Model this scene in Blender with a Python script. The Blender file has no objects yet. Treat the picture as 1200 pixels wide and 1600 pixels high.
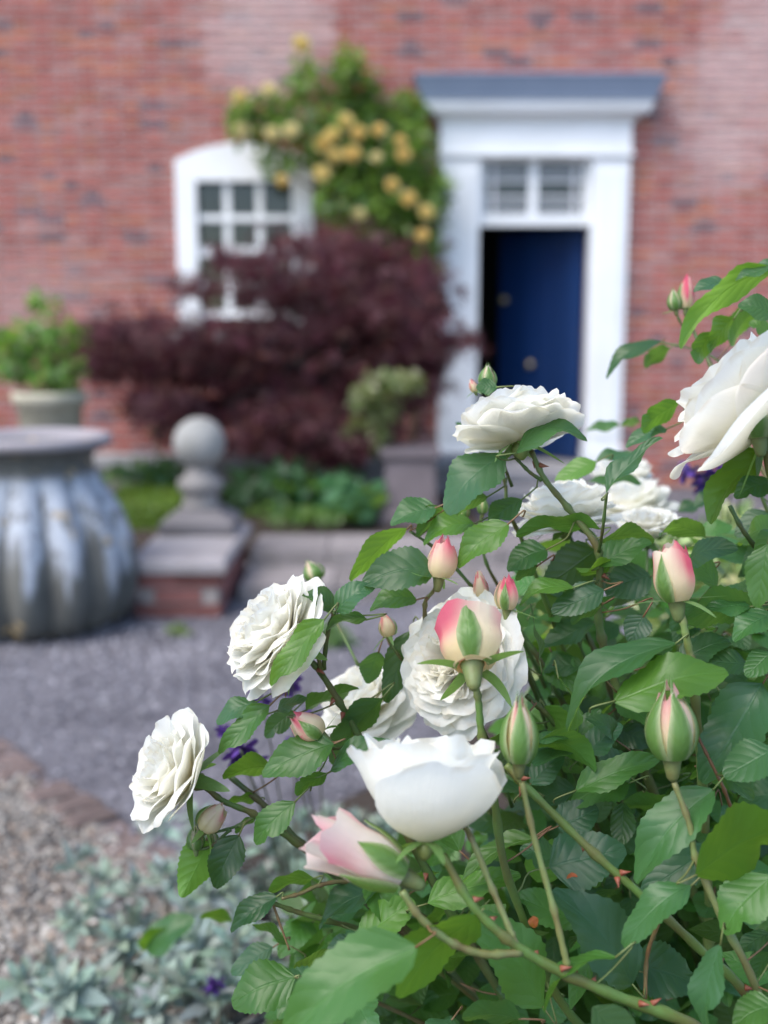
import bpy, math, random
import numpy as np
from mathutils import Vector, Matrix

random.seed(7)
rng = np.random.default_rng(7)
S = bpy.context.scene
C = S.collection
R = math.radians

# ------------------------------------------------------------------ camera, sky, sun, exposure
F = 1690.0                                  # focal length in pixels of the 1200 x 1600 photograph
PITCH = math.atan((800 - 517) / F)
CAM = Vector((0, 0, 1.3))
cam_d = bpy.data.cameras.new('camera')
cam = bpy.data.objects.new('camera', cam_d)
C.objects.link(cam)
cam.location = CAM
cam.rotation_euler = (math.pi / 2 - PITCH, 0, 0)
cam_d.sensor_fit = 'VERTICAL'
cam_d.sensor_height = 24.0
cam_d.lens = 24.0 * F / 1600
cam_d.clip_start = 0.05
cam_d.clip_end = 500
cam_d.dof.use_dof = True
cam_d.dof.focus_distance = 1.05
cam_d.dof.aperture_fstop = cam_d.lens / 1000 / 0.0155
S.camera = cam

world = bpy.data.worlds.new('World')
S.world = world
world.use_nodes = True
wn, wl = world.node_tree.nodes, world.node_tree.links
wn.clear()
sky = wn.new('ShaderNodeTexSky')
sky.sky_type = 'NISHITA'
sky.sun_disc = False
SUN_EL, SUN_AZ = R(54), R(-50)               # the sun stands behind the camera, to the left
sky.sun_elevation = SUN_EL
sky.sun_rotation = SUN_AZ
sky.air_density = 1.0
sky.dust_density = 1.6
sky.ozone_density = 2.0
bg = wn.new('ShaderNodeBackground')
bg.inputs['Strength'].default_value = 0.14
wo = wn.new('ShaderNodeOutputWorld')
wl.new(sky.outputs[0], bg.inputs[0])
wl.new(bg.outputs[0], wo.inputs[0])

sd = bpy.data.lights.new('sun', 'SUN')
sun = bpy.data.objects.new('sun', sd)
C.objects.link(sun)
sd.energy = 1.5
sd.angle = R(48)
sd.color = (1.0, 0.95, 0.87)
sdir = Vector((math.sin(SUN_AZ) * math.cos(SUN_EL), math.cos(SUN_AZ) * math.cos(SUN_EL), math.sin(SUN_EL)))
sdir = Vector((sdir.x, -abs(sdir.y), sdir.z))
sun.rotation_euler = sdir.to_track_quat('Z', 'Y').to_euler()
sky.sun_rotation = math.atan2(sdir.x, sdir.y)

S.view_settings.view_transform = 'Standard'
S.view_settings.look = 'None'
S.view_settings.gamma = 1
S.view_settings.exposure = 1.36
S.cycles.use_denoising = True
S.cycles.max_bounces = 9
S.cycles.diffuse_bounces = 6
S.cycles.transparent_max_bounces = 8
S.cycles.sample_clamp_indirect = 6

# ------------------------------------------------------------------ geometry helpers
FW = Vector((0, math.cos(PITCH), -math.sin(PITCH)))
UP = Vector((0, math.sin(PITCH), math.cos(PITCH)))
RT = Vector((1, 0, 0))

def ray(px, py):
    return FW + RT * ((px - 600) / F) + UP * ((800 - py) / F)
def at(px, py, d):
    if d < 1.05: d = 1.05 + (d - 1.05) * .6      # the near sprays reach about 15 cm towards the lens
    return CAM + ray(px, py) * d
def ground(px, py, z=0.0):
    r = ray(px, py)
    return CAM + r * ((z - CAM.z) / r.z)
def on_y(px, py, Y):
    r = ray(px, py)
    return CAM + r * (Y / r.y)

class MB:
    """collects vertices, faces, a tint and a leaf coordinate; build() makes ONE mesh object"""
    def __init__(self):
        self.v, self.f, self.t, self.u = [], [], [], []
    def add(self, verts, faces, tint=(1, 1, 1), uv=None):
        o = len(self.v)
        self.v.extend([tuple(p) for p in verts])
        self.f.extend([tuple(i + o for i in q) for q in faces])
        n = len(verts)
        if len(tint) == 3 and not hasattr(tint[0], '__len__'):
            self.t.extend([tuple(tint)] * n)
        else:
            self.t.extend([tuple(c) for c in tint])
        self.u.extend([tuple(c) for c in uv] if uv is not None else [(0, 0, 0)] * n)
        return self
    def box(self, x0, x1, y0, y1, z0, z1, tint=(1, 1, 1)):
        v = [(x, y, z) for z in (z0, z1) for y in (y0, y1) for x in (x0, x1)]
        return self.add(v, [(0, 2, 3, 1), (4, 5, 7, 6), (0, 1, 5, 4), (2, 6, 7, 3), (0, 4, 6, 2), (1, 3, 7, 5)], tint)
    def loft(self, rings, tint=(1, 1, 1), cap=True):
        n = len(rings[0])
        vs = [p for r in rings for p in r]
        fs = []
        for k in range(len(rings) - 1):
            for i in range(n):
                j = (i + 1) % n
                fs.append((k * n + i, k * n + j, (k + 1) * n + j, (k + 1) * n + i))
        if cap:
            fs.append(tuple(range(n - 1, -1, -1)))
            fs.append(tuple((len(rings) - 1) * n + i for i in range(n)))
        return self.add(vs, fs, tint)
    def lathe(self, prof, n=32, c=(0, 0, 0), tint=(1, 1, 1), cap=True, lobes=None):
        rings = []
        for k, (r, z) in enumerate(prof):
            ring = []
            for i in range(n):
                a = 2 * math.pi * i / n
                rr = r
                if lobes:
                    rr = r * (1 + lobes[1] * lobes[2][k] * (abs(math.cos(a * lobes[0] / 2)) - 0.6))
                ring.append((c[0] + rr * math.cos(a), c[1] + rr * math.sin(a), c[2] + z))
            rings.append(ring)
        return self.loft(rings, tint, cap)
    def tube(self, pts, radii, n=8, tint=(1, 1, 1)):
        pts = [Vector(p) for p in pts]
        rings = []
        ref = Vector((0.3, 0.2, 1)).normalized()
        for k, p in enumerate(pts):
            t = (pts[min(k + 1, len(pts) - 1)] - pts[max(k - 1, 0)]).normalized()
            a = t.cross(ref)
            if a.length < 1e-3:
                a = t.cross(Vector((1, 0, 0)))
            a.normalize()
            b = t.cross(a)
            r = radii[k] if hasattr(radii, '__len__') else radii
            rings.append([p + (a * math.cos(2 * math.pi * i / n) + b * math.sin(2 * math.pi * i / n)) * r for i in range(n)])
        return self.loft(rings, tint)
    def mesh(self, name, smooth=False):
        me = bpy.data.meshes.new(name)
        me.from_pydata(self.v, [], self.f)
        a = me.attributes.new('tint', 'FLOAT_COLOR', 'POINT')
        arr = np.ones((len(self.v), 4), np.float32)
        arr[:, :3] = np.array(self.t, np.float32).reshape(-1, 3)
        a.data.foreach_set('color', arr.ravel())
        b = me.attributes.new('luv', 'FLOAT_VECTOR', 'POINT')
        uu = np.array(self.u, np.float32).reshape(-1, 3)
        b.data.foreach_set('vector', uu.ravel())
        if smooth:
            me.polygons.foreach_set('use_smooth', [True] * len(me.polygons))
        me.update()
        return me
    def build(self, name, mat, parent=None, smooth=False):
        me = self.mesh(name, smooth)
        me.materials.append(mat)
        return link(name, me, parent)

def link(name, data, parent=None, matrix=None):
    o = bpy.data.objects.new(name, data)
    C.objects.link(o)
    if parent is not None:
        o.parent = parent
    if matrix is not None:
        o.matrix_basis = matrix
    return o
def tag(o, label=None, cat=None, group=None, kind=None):
    if label: o['label'] = label
    if cat: o['category'] = cat
    if group: o['group'] = group
    if kind: o['kind'] = kind
    return o
def empty(name, loc=(0, 0, 0)):
    o = link(name, None)
    o.empty_display_size = 0.1
    o.location = loc
    return o

def smooth_path(pts, n=6):
    """Catmull-Rom through the points"""
    P = [Vector(p) for p in pts]
    P = [P[0] * 2 - P[1]] + P + [P[-1] * 2 - P[-2]]
    out = []
    for i in range(1, len(P) - 2):
        for k in range(n):
            t = k / n
            a, b, c, d = P[i - 1], P[i], P[i + 1], P[i + 2]
            out.append(0.5 * ((2 * b) + (c - a) * t + (2 * a - 5 * b + 4 * c - d) * t * t + (3 * b - a - 3 * c + d) * t ** 3))
    out.append(P[-2])
    return out

def scatter(name, tmpl, pos, nrm, size, tints, mat, parent=None, axis=None, smooth=True):
    """many small leaves as one mesh (numpy). tmpl = (verts k x 3, faces, uv k x 3)"""
    tv, tf, tu = np.array(tmpl[0], float), tmpl[1], np.array(tmpl[2], float)
    N, k = len(pos), len(tv)
    nrm = nrm / np.linalg.norm(nrm, axis=1, keepdims=True)
    if axis is None:
        axis = rng.normal(size=(N, 3))
    ax = axis - nrm * np.sum(axis * nrm, 1, keepdims=True)
    ax /= np.linalg.norm(ax, axis=1, keepdims=True) + 1e-9
    la = np.cross(ax, nrm)
    size = np.asarray(size).reshape(-1, 1, 1)
    V = pos[:, None, :] + size * (tv[None, :, 0:1] * la[:, None, :] + tv[None, :, 1:2] * ax[:, None, :] + tv[None, :, 2:3] * nrm[:, None, :])
    V = V.reshape(-1, 3)
    faces = []
    for q in tf:
        a = np.array(q)[None, :] + (np.arange(N) * k)[:, None]
        faces.append(a)
    me = bpy.data.meshes.new(name)
    flat = []
    for a in faces:
        flat.extend(a.tolist())
    me.from_pydata(V.tolist(), [], flat)
    at_ = me.attributes.new('tint', 'FLOAT_COLOR', 'POINT')
    col = np.ones((N * k, 4), np.float32)
    col[:, :3] = np.repeat(np.asarray(tints, np.float32), k, axis=0)
    at_.data.foreach_set('color', col.ravel())
    b = me.attributes.new('luv', 'FLOAT_VECTOR', 'POINT')
    b.data.foreach_set('vector', np.tile(tu, (N, 1)).astype(np.float32).ravel())
    if smooth:
        me.polygons.foreach_set('use_smooth', [True] * len(me.polygons))
    me.materials.append(mat)
    me.update()
    return link(name, me, parent)

def upish(n, up=1.0, spread=0.8, lean=(0, 0, 0)):
    v = rng.normal(size=(n, 3)) * spread
    v[:, 2] += up
    return v + np.array(lean)
def jit(col, n, a=0.25):
    c = np.array(col)[None, :] * (1 + rng.uniform(-a, a, size=(n, 1)))
    return np.clip(c * (1 + rng.uniform(-a * .4, a * .4, size=(n, 3))), 0, 1)

# ------------------------------------------------------------------ materials
def mat(name):
    m = bpy.data.materials.new(name)
    m.use_nodes = True
    nt = m.node_tree
    nt.nodes.clear()
    out = nt.nodes.new('ShaderNodeOutputMaterial')
    return m, nt, out
def N(nt, t, **kw):
    n = nt.nodes.new('ShaderNode' + t)
    for k, v in kw.items():
        if k.startswith('_'):
            setattr(n, k[1:], v)
        else:
            n.inputs[k.replace('__', ' ')].default_value = v
    return n
def math_(nt, op, a, b=None, clamp=False):
    n = nt.nodes.new('ShaderNodeMath'); n.operation = op; n.use_clamp = clamp
    for i, x in enumerate((a, b)):
        if x is None: continue
        if isinstance(x, (int, float)): n.inputs[i].default_value = x
        else: nt.links.new(x, n.inputs[i])
    return n.outputs[0]
def mix_(nt, fac, a, b, mode='MIX'):
    n = nt.nodes.new('ShaderNodeMix'); n.data_type = 'RGBA'; n.blend_type = mode
    for s, x in ((0, fac), (6, a), (7, b)):
        if isinstance(x, (int, float)): n.inputs[s].default_value = x
        elif isinstance(x, (tuple, list)): n.inputs[s].default_value = (*x, 1) if len(x) == 3 else x
        else: nt.links.new(x, n.inputs[s])
    return n.outputs[2]
def ramp(nt, x, lo, hi):
    n = nt.nodes.new('ShaderNodeMapRange'); n.interpolation_type = 'SMOOTHSTEP'
    nt.links.new(x, n.inputs[0]); n.inputs[1].default_value = lo; n.inputs[2].default_value = hi
    return n.outputs[0]
def tinted(nt):
    a = N(nt, 'Attribute', _attribute_name='tint')
    o = N(nt, 'ObjectInfo')
    return mix_(nt, 1.0, a.outputs['Color'], o.outputs['Color'], 'MULTIPLY')
def noise(nt, scale, detail=4, rough=.55, coord=None):
    n = N(nt, 'TexNoise'); n.inputs['Scale'].default_value = scale
    n.inputs['Detail'].default_value = detail; n.inputs['Roughness'].default_value = rough
    if coord is None:
        coord = N(nt, 'NewGeometry').outputs['Position']
    nt.links.new(coord, n.inputs['Vector'])
    return n.outputs['Fac']
def bump(nt, h, strength=.3, dist=.01):
    b = N(nt, 'Bump'); b.inputs['Strength'].default_value = strength; b.inputs['Distance'].default_value = dist
    nt.links.new(h, b.inputs['Height'])
    return b.outputs['Normal']

def leaf_material(name, veins=9, rough=.42, trans=.38, tcol=(.30, .52, .03), vein_col=1.5, bstr=.55, bdist=.0016, spec=.5, cell=90):
    m, nt, out = mat(name)
    base = tinted(nt)
    luv = N(nt, 'Attribute', _attribute_name='luv')
    sx = N(nt, 'SeparateXYZ'); nt.links.new(luv.outputs['Vector'], sx.inputs[0])
    au = math_(nt, 'ABSOLUTE', sx.outputs[0])
    s = math_(nt, 'SUBTRACT', sx.outputs[1], math_(nt, 'MULTIPLY', au, .26))
    s = math_(nt, 'ADD', s, math_(nt, 'MULTIPLY', noise(nt, 38, 2), .14))
    w = math_(nt, 'ABSOLUTE', math_(nt, 'SINE', math_(nt, 'MULTIPLY', s, math.pi * veins)))
    vein = math_(nt, 'SUBTRACT', 1.0, ramp(nt, w, 0.0, .28))
    mid = math_(nt, 'SUBTRACT', 1.0, ramp(nt, au, .015, .075))
    vv = math_(nt, 'MAXIMUM', math_(nt, 'MULTIPLY', vein, .45), mid)
    nz = noise(nt, cell, 3)
    nz2 = noise(nt, 24, 3)
    col = mix_(nt, math_(nt, 'MULTIPLY', vv, .32), base, mix_(nt, 1.0, base, (vein_col, vein_col, vein_col * .95), 'MULTIPLY'))
    col = mix_(nt, math_(nt, 'MULTIPLY', nz2, .55), col, mix_(nt, 1.0, col, (.62, .66, .7), 'MULTIPLY'))
    h = math_(nt, 'ADD', math_(nt, 'MULTIPLY', w, .8), math_(nt, 'MULTIPLY', nz, .7))
    h = math_(nt, 'SUBTRACT', h, math_(nt, 'MULTIPLY', mid, 1.0))
    nrm = bump(nt, h, bstr, bdist)
    p = N(nt, 'BsdfPrincipled'); p.inputs['Roughness'].default_value = rough
    p.inputs['Specular IOR Level'].default_value = spec
    nt.links.new(col, p.inputs['Base Color']); nt.links.new(nrm, p.inputs['Normal'])
    nt.links.new(math_(nt, 'ADD', math_(nt, 'MULTIPLY', nz2, .25), rough - .12), p.inputs['Roughness'])
    tr = N(nt, 'BsdfTranslucent')
    tc = mix_(nt, .72, mix_(nt, 1.0, col, (3, 3, 3), 'MULTIPLY'), tcol)
    tc = mix_(nt, math_(nt, 'MULTIPLY', vv, .35), tc, (tcol[0] * .5, tcol[1] * .55, tcol[2]))
    nt.links.new(tc, tr.inputs['Color']); nt.links.new(nrm, tr.inputs['Normal'])
    ms = N(nt, 'MixShader'); ms.inputs[0].default_value = trans
    nt.links.new(p.outputs[0], ms.inputs[1]); nt.links.new(tr.outputs[0], ms.inputs[2])
    nt.links.new(ms.outputs[0], out.inputs[0])
    return m

def petal_material(name, trans=.35, rough=.55):
    m, nt, out = mat(name)
    base = tinted(nt)
    luv = N(nt, 'Attribute', _attribute_name='luv')
    mp = N(nt, 'Mapping'); mp.inputs['Scale'].default_value = (16, 1.2, 1)
    nt.links.new(luv.outputs['Vector'], mp.inputs[0])
    streak = noise(nt, 2.2, 3, .6, mp.outputs[0])
    col = mix_(nt, math_(nt, 'MULTIPLY', streak, .30), base, mix_(nt, 1.0, base, (.86, .87, .82), 'MULTIPLY'))
    nz = noise(nt, 70, 2)
    nrm = bump(nt, math_(nt, 'ADD', streak, nz), .5, .002)
    p = N(nt, 'BsdfPrincipled'); p.inputs['Roughness'].default_value = rough
    p.inputs['Specular IOR Level'].default_value = .25
    nt.links.new(col, p.inputs['Base Color']); nt.links.new(nrm, p.inputs['Normal'])
    tr = N(nt, 'BsdfTranslucent')
    nt.links.new(mix_(nt, 1.0, col, (1.0, .97, .86), 'MULTIPLY'), tr.inputs['Color'])
    ms = N(nt, 'MixShader'); ms.inputs[0].default_value = trans
    nt.links.new(p.outputs[0], ms.inputs[1]); nt.links.new(tr.outputs[0], ms.inputs[2])
    nt.links.new(ms.outputs[0], out.inputs[0])
    return m

def simple(name, rough=.7, spec=.3, n1=6, n2=60, amt=.35, dark=(.6, .6, .6), bstr=.3, bdist=.004, metal=0.0):
    """tint x noise mottling with a fine bump"""
    m, nt, out = mat(name)
    base = tinted(nt)
    a = noise(nt, n1, 5); b = noise(nt, n2, 4)
    col = mix_(nt, math_(nt, 'MULTIPLY', ramp(nt, a, .35, .7), amt), base, mix_(nt, 1.0, base, dark, 'MULTIPLY'))
    col = mix_(nt, math_(nt, 'MULTIPLY', b, amt * .7), col, mix_(nt, 1.0, col, dark, 'MULTIPLY'))
    p = N(nt, 'BsdfPrincipled'); p.inputs['Roughness'].default_value = rough
    p.inputs['Specular IOR Level'].default_value = spec; p.inputs['Metallic'].default_value = metal
    nt.links.new(col, p.inputs['Base Color'])
    nt.links.new(bump(nt, math_(nt, 'ADD', a, b), bstr, bdist), p.inputs['Normal'])
    nt.links.new(p.outputs[0], out.inputs[0])
    return m

def brick_material(name, bloom=.5):
    """tint per brick, grain, and pale lime bloom left in patches on the face"""
    m, nt, out = mat(name)
    base = tinted(nt)
    a = noise(nt, 35, 5, .65); b = noise(nt, 160, 3); c = noise(nt, .55, 4, .6)
    col = mix_(nt, math_(nt, 'MULTIPLY', ramp(nt, a, .38, .68), .5), base, mix_(nt, 1.0, base, (.55, .5, .52), 'MULTIPLY'))
    bl = math_(nt, 'MULTIPLY', ramp(nt, c, .54, .78), ramp(nt, noise(nt, 14, 5, .7), .36, .62))
    col = mix_(nt, math_(nt, 'MULTIPLY', bl, bloom), col, (.62, .50, .47))
    p = N(nt, 'BsdfPrincipled'); p.inputs['Roughness'].default_value = .88
    p.inputs['Specular IOR Level'].default_value = .2
    nt.links.new(col, p.inputs['Base Color'])
    nt.links.new(bump(nt, math_(nt, 'ADD', a, b), .5, .006), p.inputs['Normal'])
    nt.links.new(p.outputs[0], out.inputs[0])
    return m

def glass_material(name, grey=0.0):
    m, nt, out = mat(name)
    g = N(nt, 'BsdfGlossy'); g.inputs['Roughness'].default_value = .03
    t = N(nt, 'BsdfTransparent'); t.inputs[0].default_value = (.8, .85, .84, 1)
    fr = N(nt, 'Fresnel'); fr.inputs[0].default_value = 1.5
    ms = N(nt, 'MixShader')
    nt.links.new(fr.outputs[0], ms.inputs[0]); nt.links.new(t.outputs[0], ms.inputs[1]); nt.links.new(g.outputs[0], ms.inputs[2])
    res = ms.outputs[0]
    if grey:
        d = N(nt, 'BsdfDiffuse'); d.inputs[0].default_value = (.42, .43, .45, 1)
        m2 = N(nt, 'MixShader'); m2.inputs[0].default_value = grey
        nt.links.new(res, m2.inputs[1]); nt.links.new(d.outputs[0], m2.inputs[2]); res = m2.outputs[0]
    nt.links.new(res, out.inputs[0])
    return m

def urn_material():
    """dark weathered stone turning pale blue-white over the shoulder with a drip-shaped lower edge, ochre lichen"""
    m, nt, out = mat('urn stone')
    pos = N(nt, 'TexCoord').outputs['Object']
    sx = N(nt, 'SeparateXYZ'); nt.links.new(pos, sx.inputs[0])
    ang = math_(nt, 'ARCTAN2', sx.outputs[1], sx.outputs[0])
    cb = N(nt, 'CombineXYZ'); nt.links.new(math_(nt, 'MULTIPLY', ang, 3.0), cb.inputs[0]); nt.links.new(math_(nt, 'MULTIPLY', sx.outputs[2], .9), cb.inputs[1])
    drip = noise(nt, 1.6, 4, .6, cb.outputs[0])
    big = noise(nt, 6, 5, .6, pos); fine = noise(nt, 45, 4, .6, pos)
    lobe = math_(nt, 'ABSOLUTE', math_(nt, 'COSINE', math_(nt, 'MULTIPLY', ang, 7)))
    edge = math_(nt, 'ADD', .44, math_(nt, 'MULTIPLY', math_(nt, 'SUBTRACT', .5, drip), .95))
    edge = math_(nt, 'SUBTRACT', edge, math_(nt, 'MULTIPLY', lobe, .12))
    lo = ramp(nt, math_(nt, 'SUBTRACT', sx.outputs[2], edge), -.07, .09)
    hi = math_(nt, 'SUBTRACT', 1.0, ramp(nt, sx.outputs[2], .66, .715))
    fl = ramp(nt, math_(nt, 'ADD', math_(nt, 'MULTIPLY', lobe, .55), math_(nt, 'MULTIPLY', big, 1.0)), .40, .62)
    pale_mask = math_(nt, 'MULTIPLY', math_(nt, 'MULTIPLY', lo, hi), fl)  # pale blue-white area over the shoulder, stronger on the ribs
    pale_mask = math_(nt, 'MULTIPLY', pale_mask, ramp(nt, noise(nt, 14, 5, .7, pos), .30, .52))
    stone = mix_(nt, big, (.045, .045, .042), (.15, .15, .135))
    stone = mix_(nt, ramp(nt, drip, .5, .8), stone, (.05, .052, .048))
    rim = ramp(nt, sx.outputs[2], .80, .83)
    stone = mix_(nt, math_(nt, 'MULTIPLY', rim, .8), stone, (.32, .29, .31))
    col = mix_(nt, pale_mask, stone, mix_(nt, fine, (.27, .30, .35), (.44, .47, .52)))
    li = ramp(nt, noise(nt, 9, 3, .5, pos), .64, .70)
    col = mix_(nt, math_(nt, 'MULTIPLY', li, .85), col, (.42, .30, .14))
    p = N(nt, 'BsdfPrincipled'); p.inputs['Roughness'].default_value = .8
    nt.links.new(col, p.inputs['Base Color'])
    nt.links.new(bump(nt, math_(nt, 'ADD', big, fine), .5, .01), p.inputs['Normal'])
    nt.links.new(p.outputs[0], out.inputs[0])
    return m

M = dict(
    leaf=leaf_material('rose leaf', veins=6.5, bstr=.34, bdist=.0012, rough=.38, trans=.36, spec=.42),
    small_leaf=leaf_material('small leaf', veins=5, bstr=.2, trans=.35),
    maple=leaf_material('maple leaf', veins=3, bstr=.1, trans=.25, tcol=(.20, .04, .07), rough=.55, spec=.2),
    silver=leaf_material('silver leaf', veins=4, bstr=.25, trans=.12, tcol=(.35, .45, .36), rough=.85, vein_col=1.2, spec=.15),
    varieg=leaf_material('variegated leaf', veins=5, bstr=.2, trans=.3, tcol=(.55, .6, .15)),
    petal=petal_material('petal', .58),
    purple=petal_material('purple petal', .2),
    stem=simple('stem', .5, .4, 28, 200, .75, (.95, .6, .55), .35, .001),
    bark=simple('bark', .9, .2, 12, 90, .5, (.5, .5, .5), .6, .01),
    brick=brick_material('house brick', .45),
    brick2=brick_material('garden brick', .25),
    mortar=simple('mortar', .95, .1, 5, 120, .35, (.7, .68, .66), .4, .004),
    white=simple('white paint', .5, .4, 2.5, 40, .3, (.78, .78, .75), .08, .002),
    lead=simple('lead', .5, .4, 3, 40, .35, (.75, .78, .8), .15, .004, .0),
    blue=simple('blue door paint', .3, .5, 4, 80, .12, (.8, .8, .8), .08, .002),
    brass=simple('brass', .3, .5, 8, 60, .2, (.7, .7, .7), .1, .001, 1.0),
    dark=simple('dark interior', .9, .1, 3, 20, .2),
    stone=simple('stone', .88, .2, 7, 70, .5, (.62, .62, .58), .5, .008),
    pebble=simple('pebble', .85, .2, 40, 300, .3, (.7, .7, .7), .2, .001),
    soil=simple('soil', .95, .1, 9, 120, .5, (.5, .5, .5), .8, .02),
    gravel=simple('gravel ground', .92, .15, 2.5, 190, .75, (.42, .42, .45), 1.0, .02),
    glass=glass_material('glass'), grey_glass=glass_material('pale glass', .38),
    urn=urn_material(), roof=simple('slate', .7, .3, 4, 30, .3),
)

# ------------------------------------------------------------------ ground
YW = 9.04                                   # front face of the house wall
m = MB(); m.add([(-120, -120, 0), (120, -120, 0), (120, 120, 0), (-120, 120, 0)], [(0, 1, 2, 3)], (.30, .285, .31))
tag(m.build('ground', M['gravel']), kind='structure')
# tan gravel path on the near left, beyond the brick edging
e0, e1 = ground(-60, 1150), ground(245, 1352)
ed = (e1 - e0).normalized(); en = Vector((ed.y, -ed.x, 0))
far0 = e0 - ed * 6
near = e1 + ed * 1.5
m = MB(); m.add([(far0.x, far0.y, .004), (near.x, near.y, .004), (near.x - 4, near.y - 6, .004), (far0.x - 8, far0.y - 8, .004)], [(0, 3, 2, 1)], (.27, .235, .205))
tag(m.build('path', M['gravel']), kind='structure')
# soil bed the roses stand in
bed = [(.02, 3.0), (-.42, 2.5), (-.62, 2.05), (-.5, 1.2), (-.2, .3), (3, .3), (3.4, 3.0), (2.0, 4.2), (.9, 4.2)]
m = MB(); m.add([(x, y, .008) for x, y in bed], [tuple(range(len(bed)))], (.075, .06, .05))
tag(m.build('flower_bed', M['soil']), kind='structure')
# soil by the house
m = MB(); m.box(-4.5, .62, 6.02, YW - .05, .0, .09, (.085, .065, .055))
tag(m.build('border_soil', M['soil']), kind='structure')

# loose stones
def in_bed(x, y):
    c = False
    j = len(bed) - 1
    for i in range(len(bed)):
        xi, yi = bed[i]; xj, yj = bed[j]
        if (yi > y) != (yj > y) and x < (xj - xi) * (y - yi) / (yj - yi) + xi:
            c = not c
        j = i
    return c
def pebbles(name, n, region, size, cols, label, test):
    px, py = [], []
    while len(px) < n:
        x = rng.uniform(region[0], region[1]); y = rng.uniform(region[2], region[3])
        if abs(x) < .42 * y + .25 and test(x, y):
            px.append(x); py.append(y)
    s = rng.uniform(size[0], size[1], n)
    pos = np.stack([px, py, s * .15 + .006], 1)
    tv = [(-.5, 0, 0), (.5, 0, 0), (0, -.42, 0), (0, .42, 0), (.1, 0, .34), (-.05, .05, -.3), (.3, .25, .2), (-.32, -.22, .18)]
    tf = [(4, 1, 6), (4, 6, 3), (4, 3, 0), (4, 0, 7), (4, 7, 2), (4, 2, 1), (1, 3, 6), (0, 2, 7)]
    ci = rng.integers(0, len(cols), n)
    tint = np.array(cols)[ci] * rng.uniform(.7, 1.25, (n, 1))
    tint = tint * (1 + .22 * np.sin(pos[:, 0:1] * 2.3 + 1.1 * np.sin(pos[:, 1:2] * 1.9)) * np.sin(pos[:, 1:2] * 2.7 + pos[:, 0:1]))
    o = scatter(name, (tv, tf, [(0, 0, 0)] * 8), pos, upish(n, 1, .35), s, tint, M['pebble'], smooth=False)
    tag(o, label, 'gravel', kind='stuff')
side = lambda x, y: (Vector((x, y, 0)) - e0).dot(en) > 0
tan_side = (Vector((-3, 1, 0)) - e0).dot(en) > 0
pebbles('gravel', 26000, (-3, 2, 2.2, 7.5), (.010, .022), [(.31, .295, .325), (.22, .21, .235), (.39, .375, .40), (.15, .145, .165)],
        'grey-violet slate gravel covering the yard before the house', lambda x, y: side(x, y) != tan_side and not in_bed(x, y))
pebbles('path_gravel', 9000, (-1.6, .2, 1.7, 3.8), (.010, .024), [(.28, .25, .215), (.22, .20, .18), (.38, .355, .32), (.15, .145, .14), (.27, .205, .16)],
        'tan and brown pebbles of the path in the lower left corner', lambda x, y: side(x, y) == tan_side)

# brick edging along the path
edge = empty('brick_edging', e0)
bm_ = MB().loft([[(-.068, -.046, -.03), (.068, -.046, -.03), (.068, .046, -.03), (-.068, .046, -.03)], [(-.066, -.044, .010), (.066, -.044, .010), (.066, .044, .010), (-.066, .044, .010)], [(-.05, -.033, .022), (.05, -.03, .018), (.052, .033, .022), (-.05, .03, .018)]]).mesh('edging_brick')
bm_.materials.append(M['brick2'])
Ltot = (e1 - e0).length + .9
k = 0
s = -1.2
while s < Ltot:
    p = e0 + ed * s
    a = math.atan2(en.y, en.x) + random.uniform(-.16, .16)
    o = link('brick', bm_, edge, Matrix.Translation(Vector((p.x - e0.x + random.uniform(-.012, .012), p.y - e0.y, -.004 + random.uniform(-.012, .010)))) @ Matrix.Rotation(a, 4, 'Z') @ Matrix.Rotation(random.uniform(-.06, .06), 4, 'X'))
    f_ = random.uniform(.55, 1.1)
    o.color = (.20 * f_, .15 * f_, .135 * f_, 1)
    s += .108
tag(edge, 'row of worn red bricks set flush between the two gravels', 'edging')

# ------------------------------------------------------------------ the house
house = empty('brick_house', (0, YW, 0))
tag(house, 'old red brick house with blue front door and white trim', 'house')
def hx(px, py, Y=YW):                         # photo position on the wall plane -> x, z
    p = on_y(px, py, Y); return p.x, p.z
HP = lambda mb, name, mt, parent=None, smooth=False: mb.build(name, mt, parent or house, smooth)
# house-local y: 0 at the wall face, negative towards the camera
wx0, wz1 = hx(282, 262); wx1, wz0 = hx(484, 512)
dx0, dz1 = hx(742, 250); dx1, _ = hx(925, 250); dz0 = .2
W0, W1, H = -7.0, 8.0, 6.2
wall = MB()
def wall_piece(x0, x1, z0, z1): wall.box(x0, x1, .012, .34, z0, z1, (.54, .45, .43))
wall_piece(W0, wx0, 0, H); wall_piece(wx0, wx1, 0, wz0); wall_piece(wx0, wx1, wz1, H)
wall_piece(wx1, dx0, 0, H); wall_piece(dx0, dx1, dz1, H); wall_piece(dx1, W1, 0, H)
wall_o = HP(wall, 'wall', M['mortar'])
sh = MB().box(W0, W0 + .3, .345, 7, 0, H, (.4, .2, .16)).box(W1 - .3, W1, .345, 7, 0, H, (.4, .2, .16)).box(W0, W1, 7, 7.3, 0, H, (.4, .2, .16))
HP(sh, 'outer_wall', M['brick'])
rf = MB(); rf.add([(W0 - .3, -.35, H), (W1 + .3, -.35, H), (W1 + .3, 3.6, H + 2.6), (W0 - .3, 3.6, H + 2.6), (W0 - .3, 7.6, H), (W1 + .3, 7.6, H)],
                  [(0, 1, 2, 3), (3, 2, 5, 4), (0, 3, 4), (1, 5, 2), (0, 4, 5, 1)], (.12, .12, .14))
HP(rf, 'roof', M['roof'])
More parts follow.
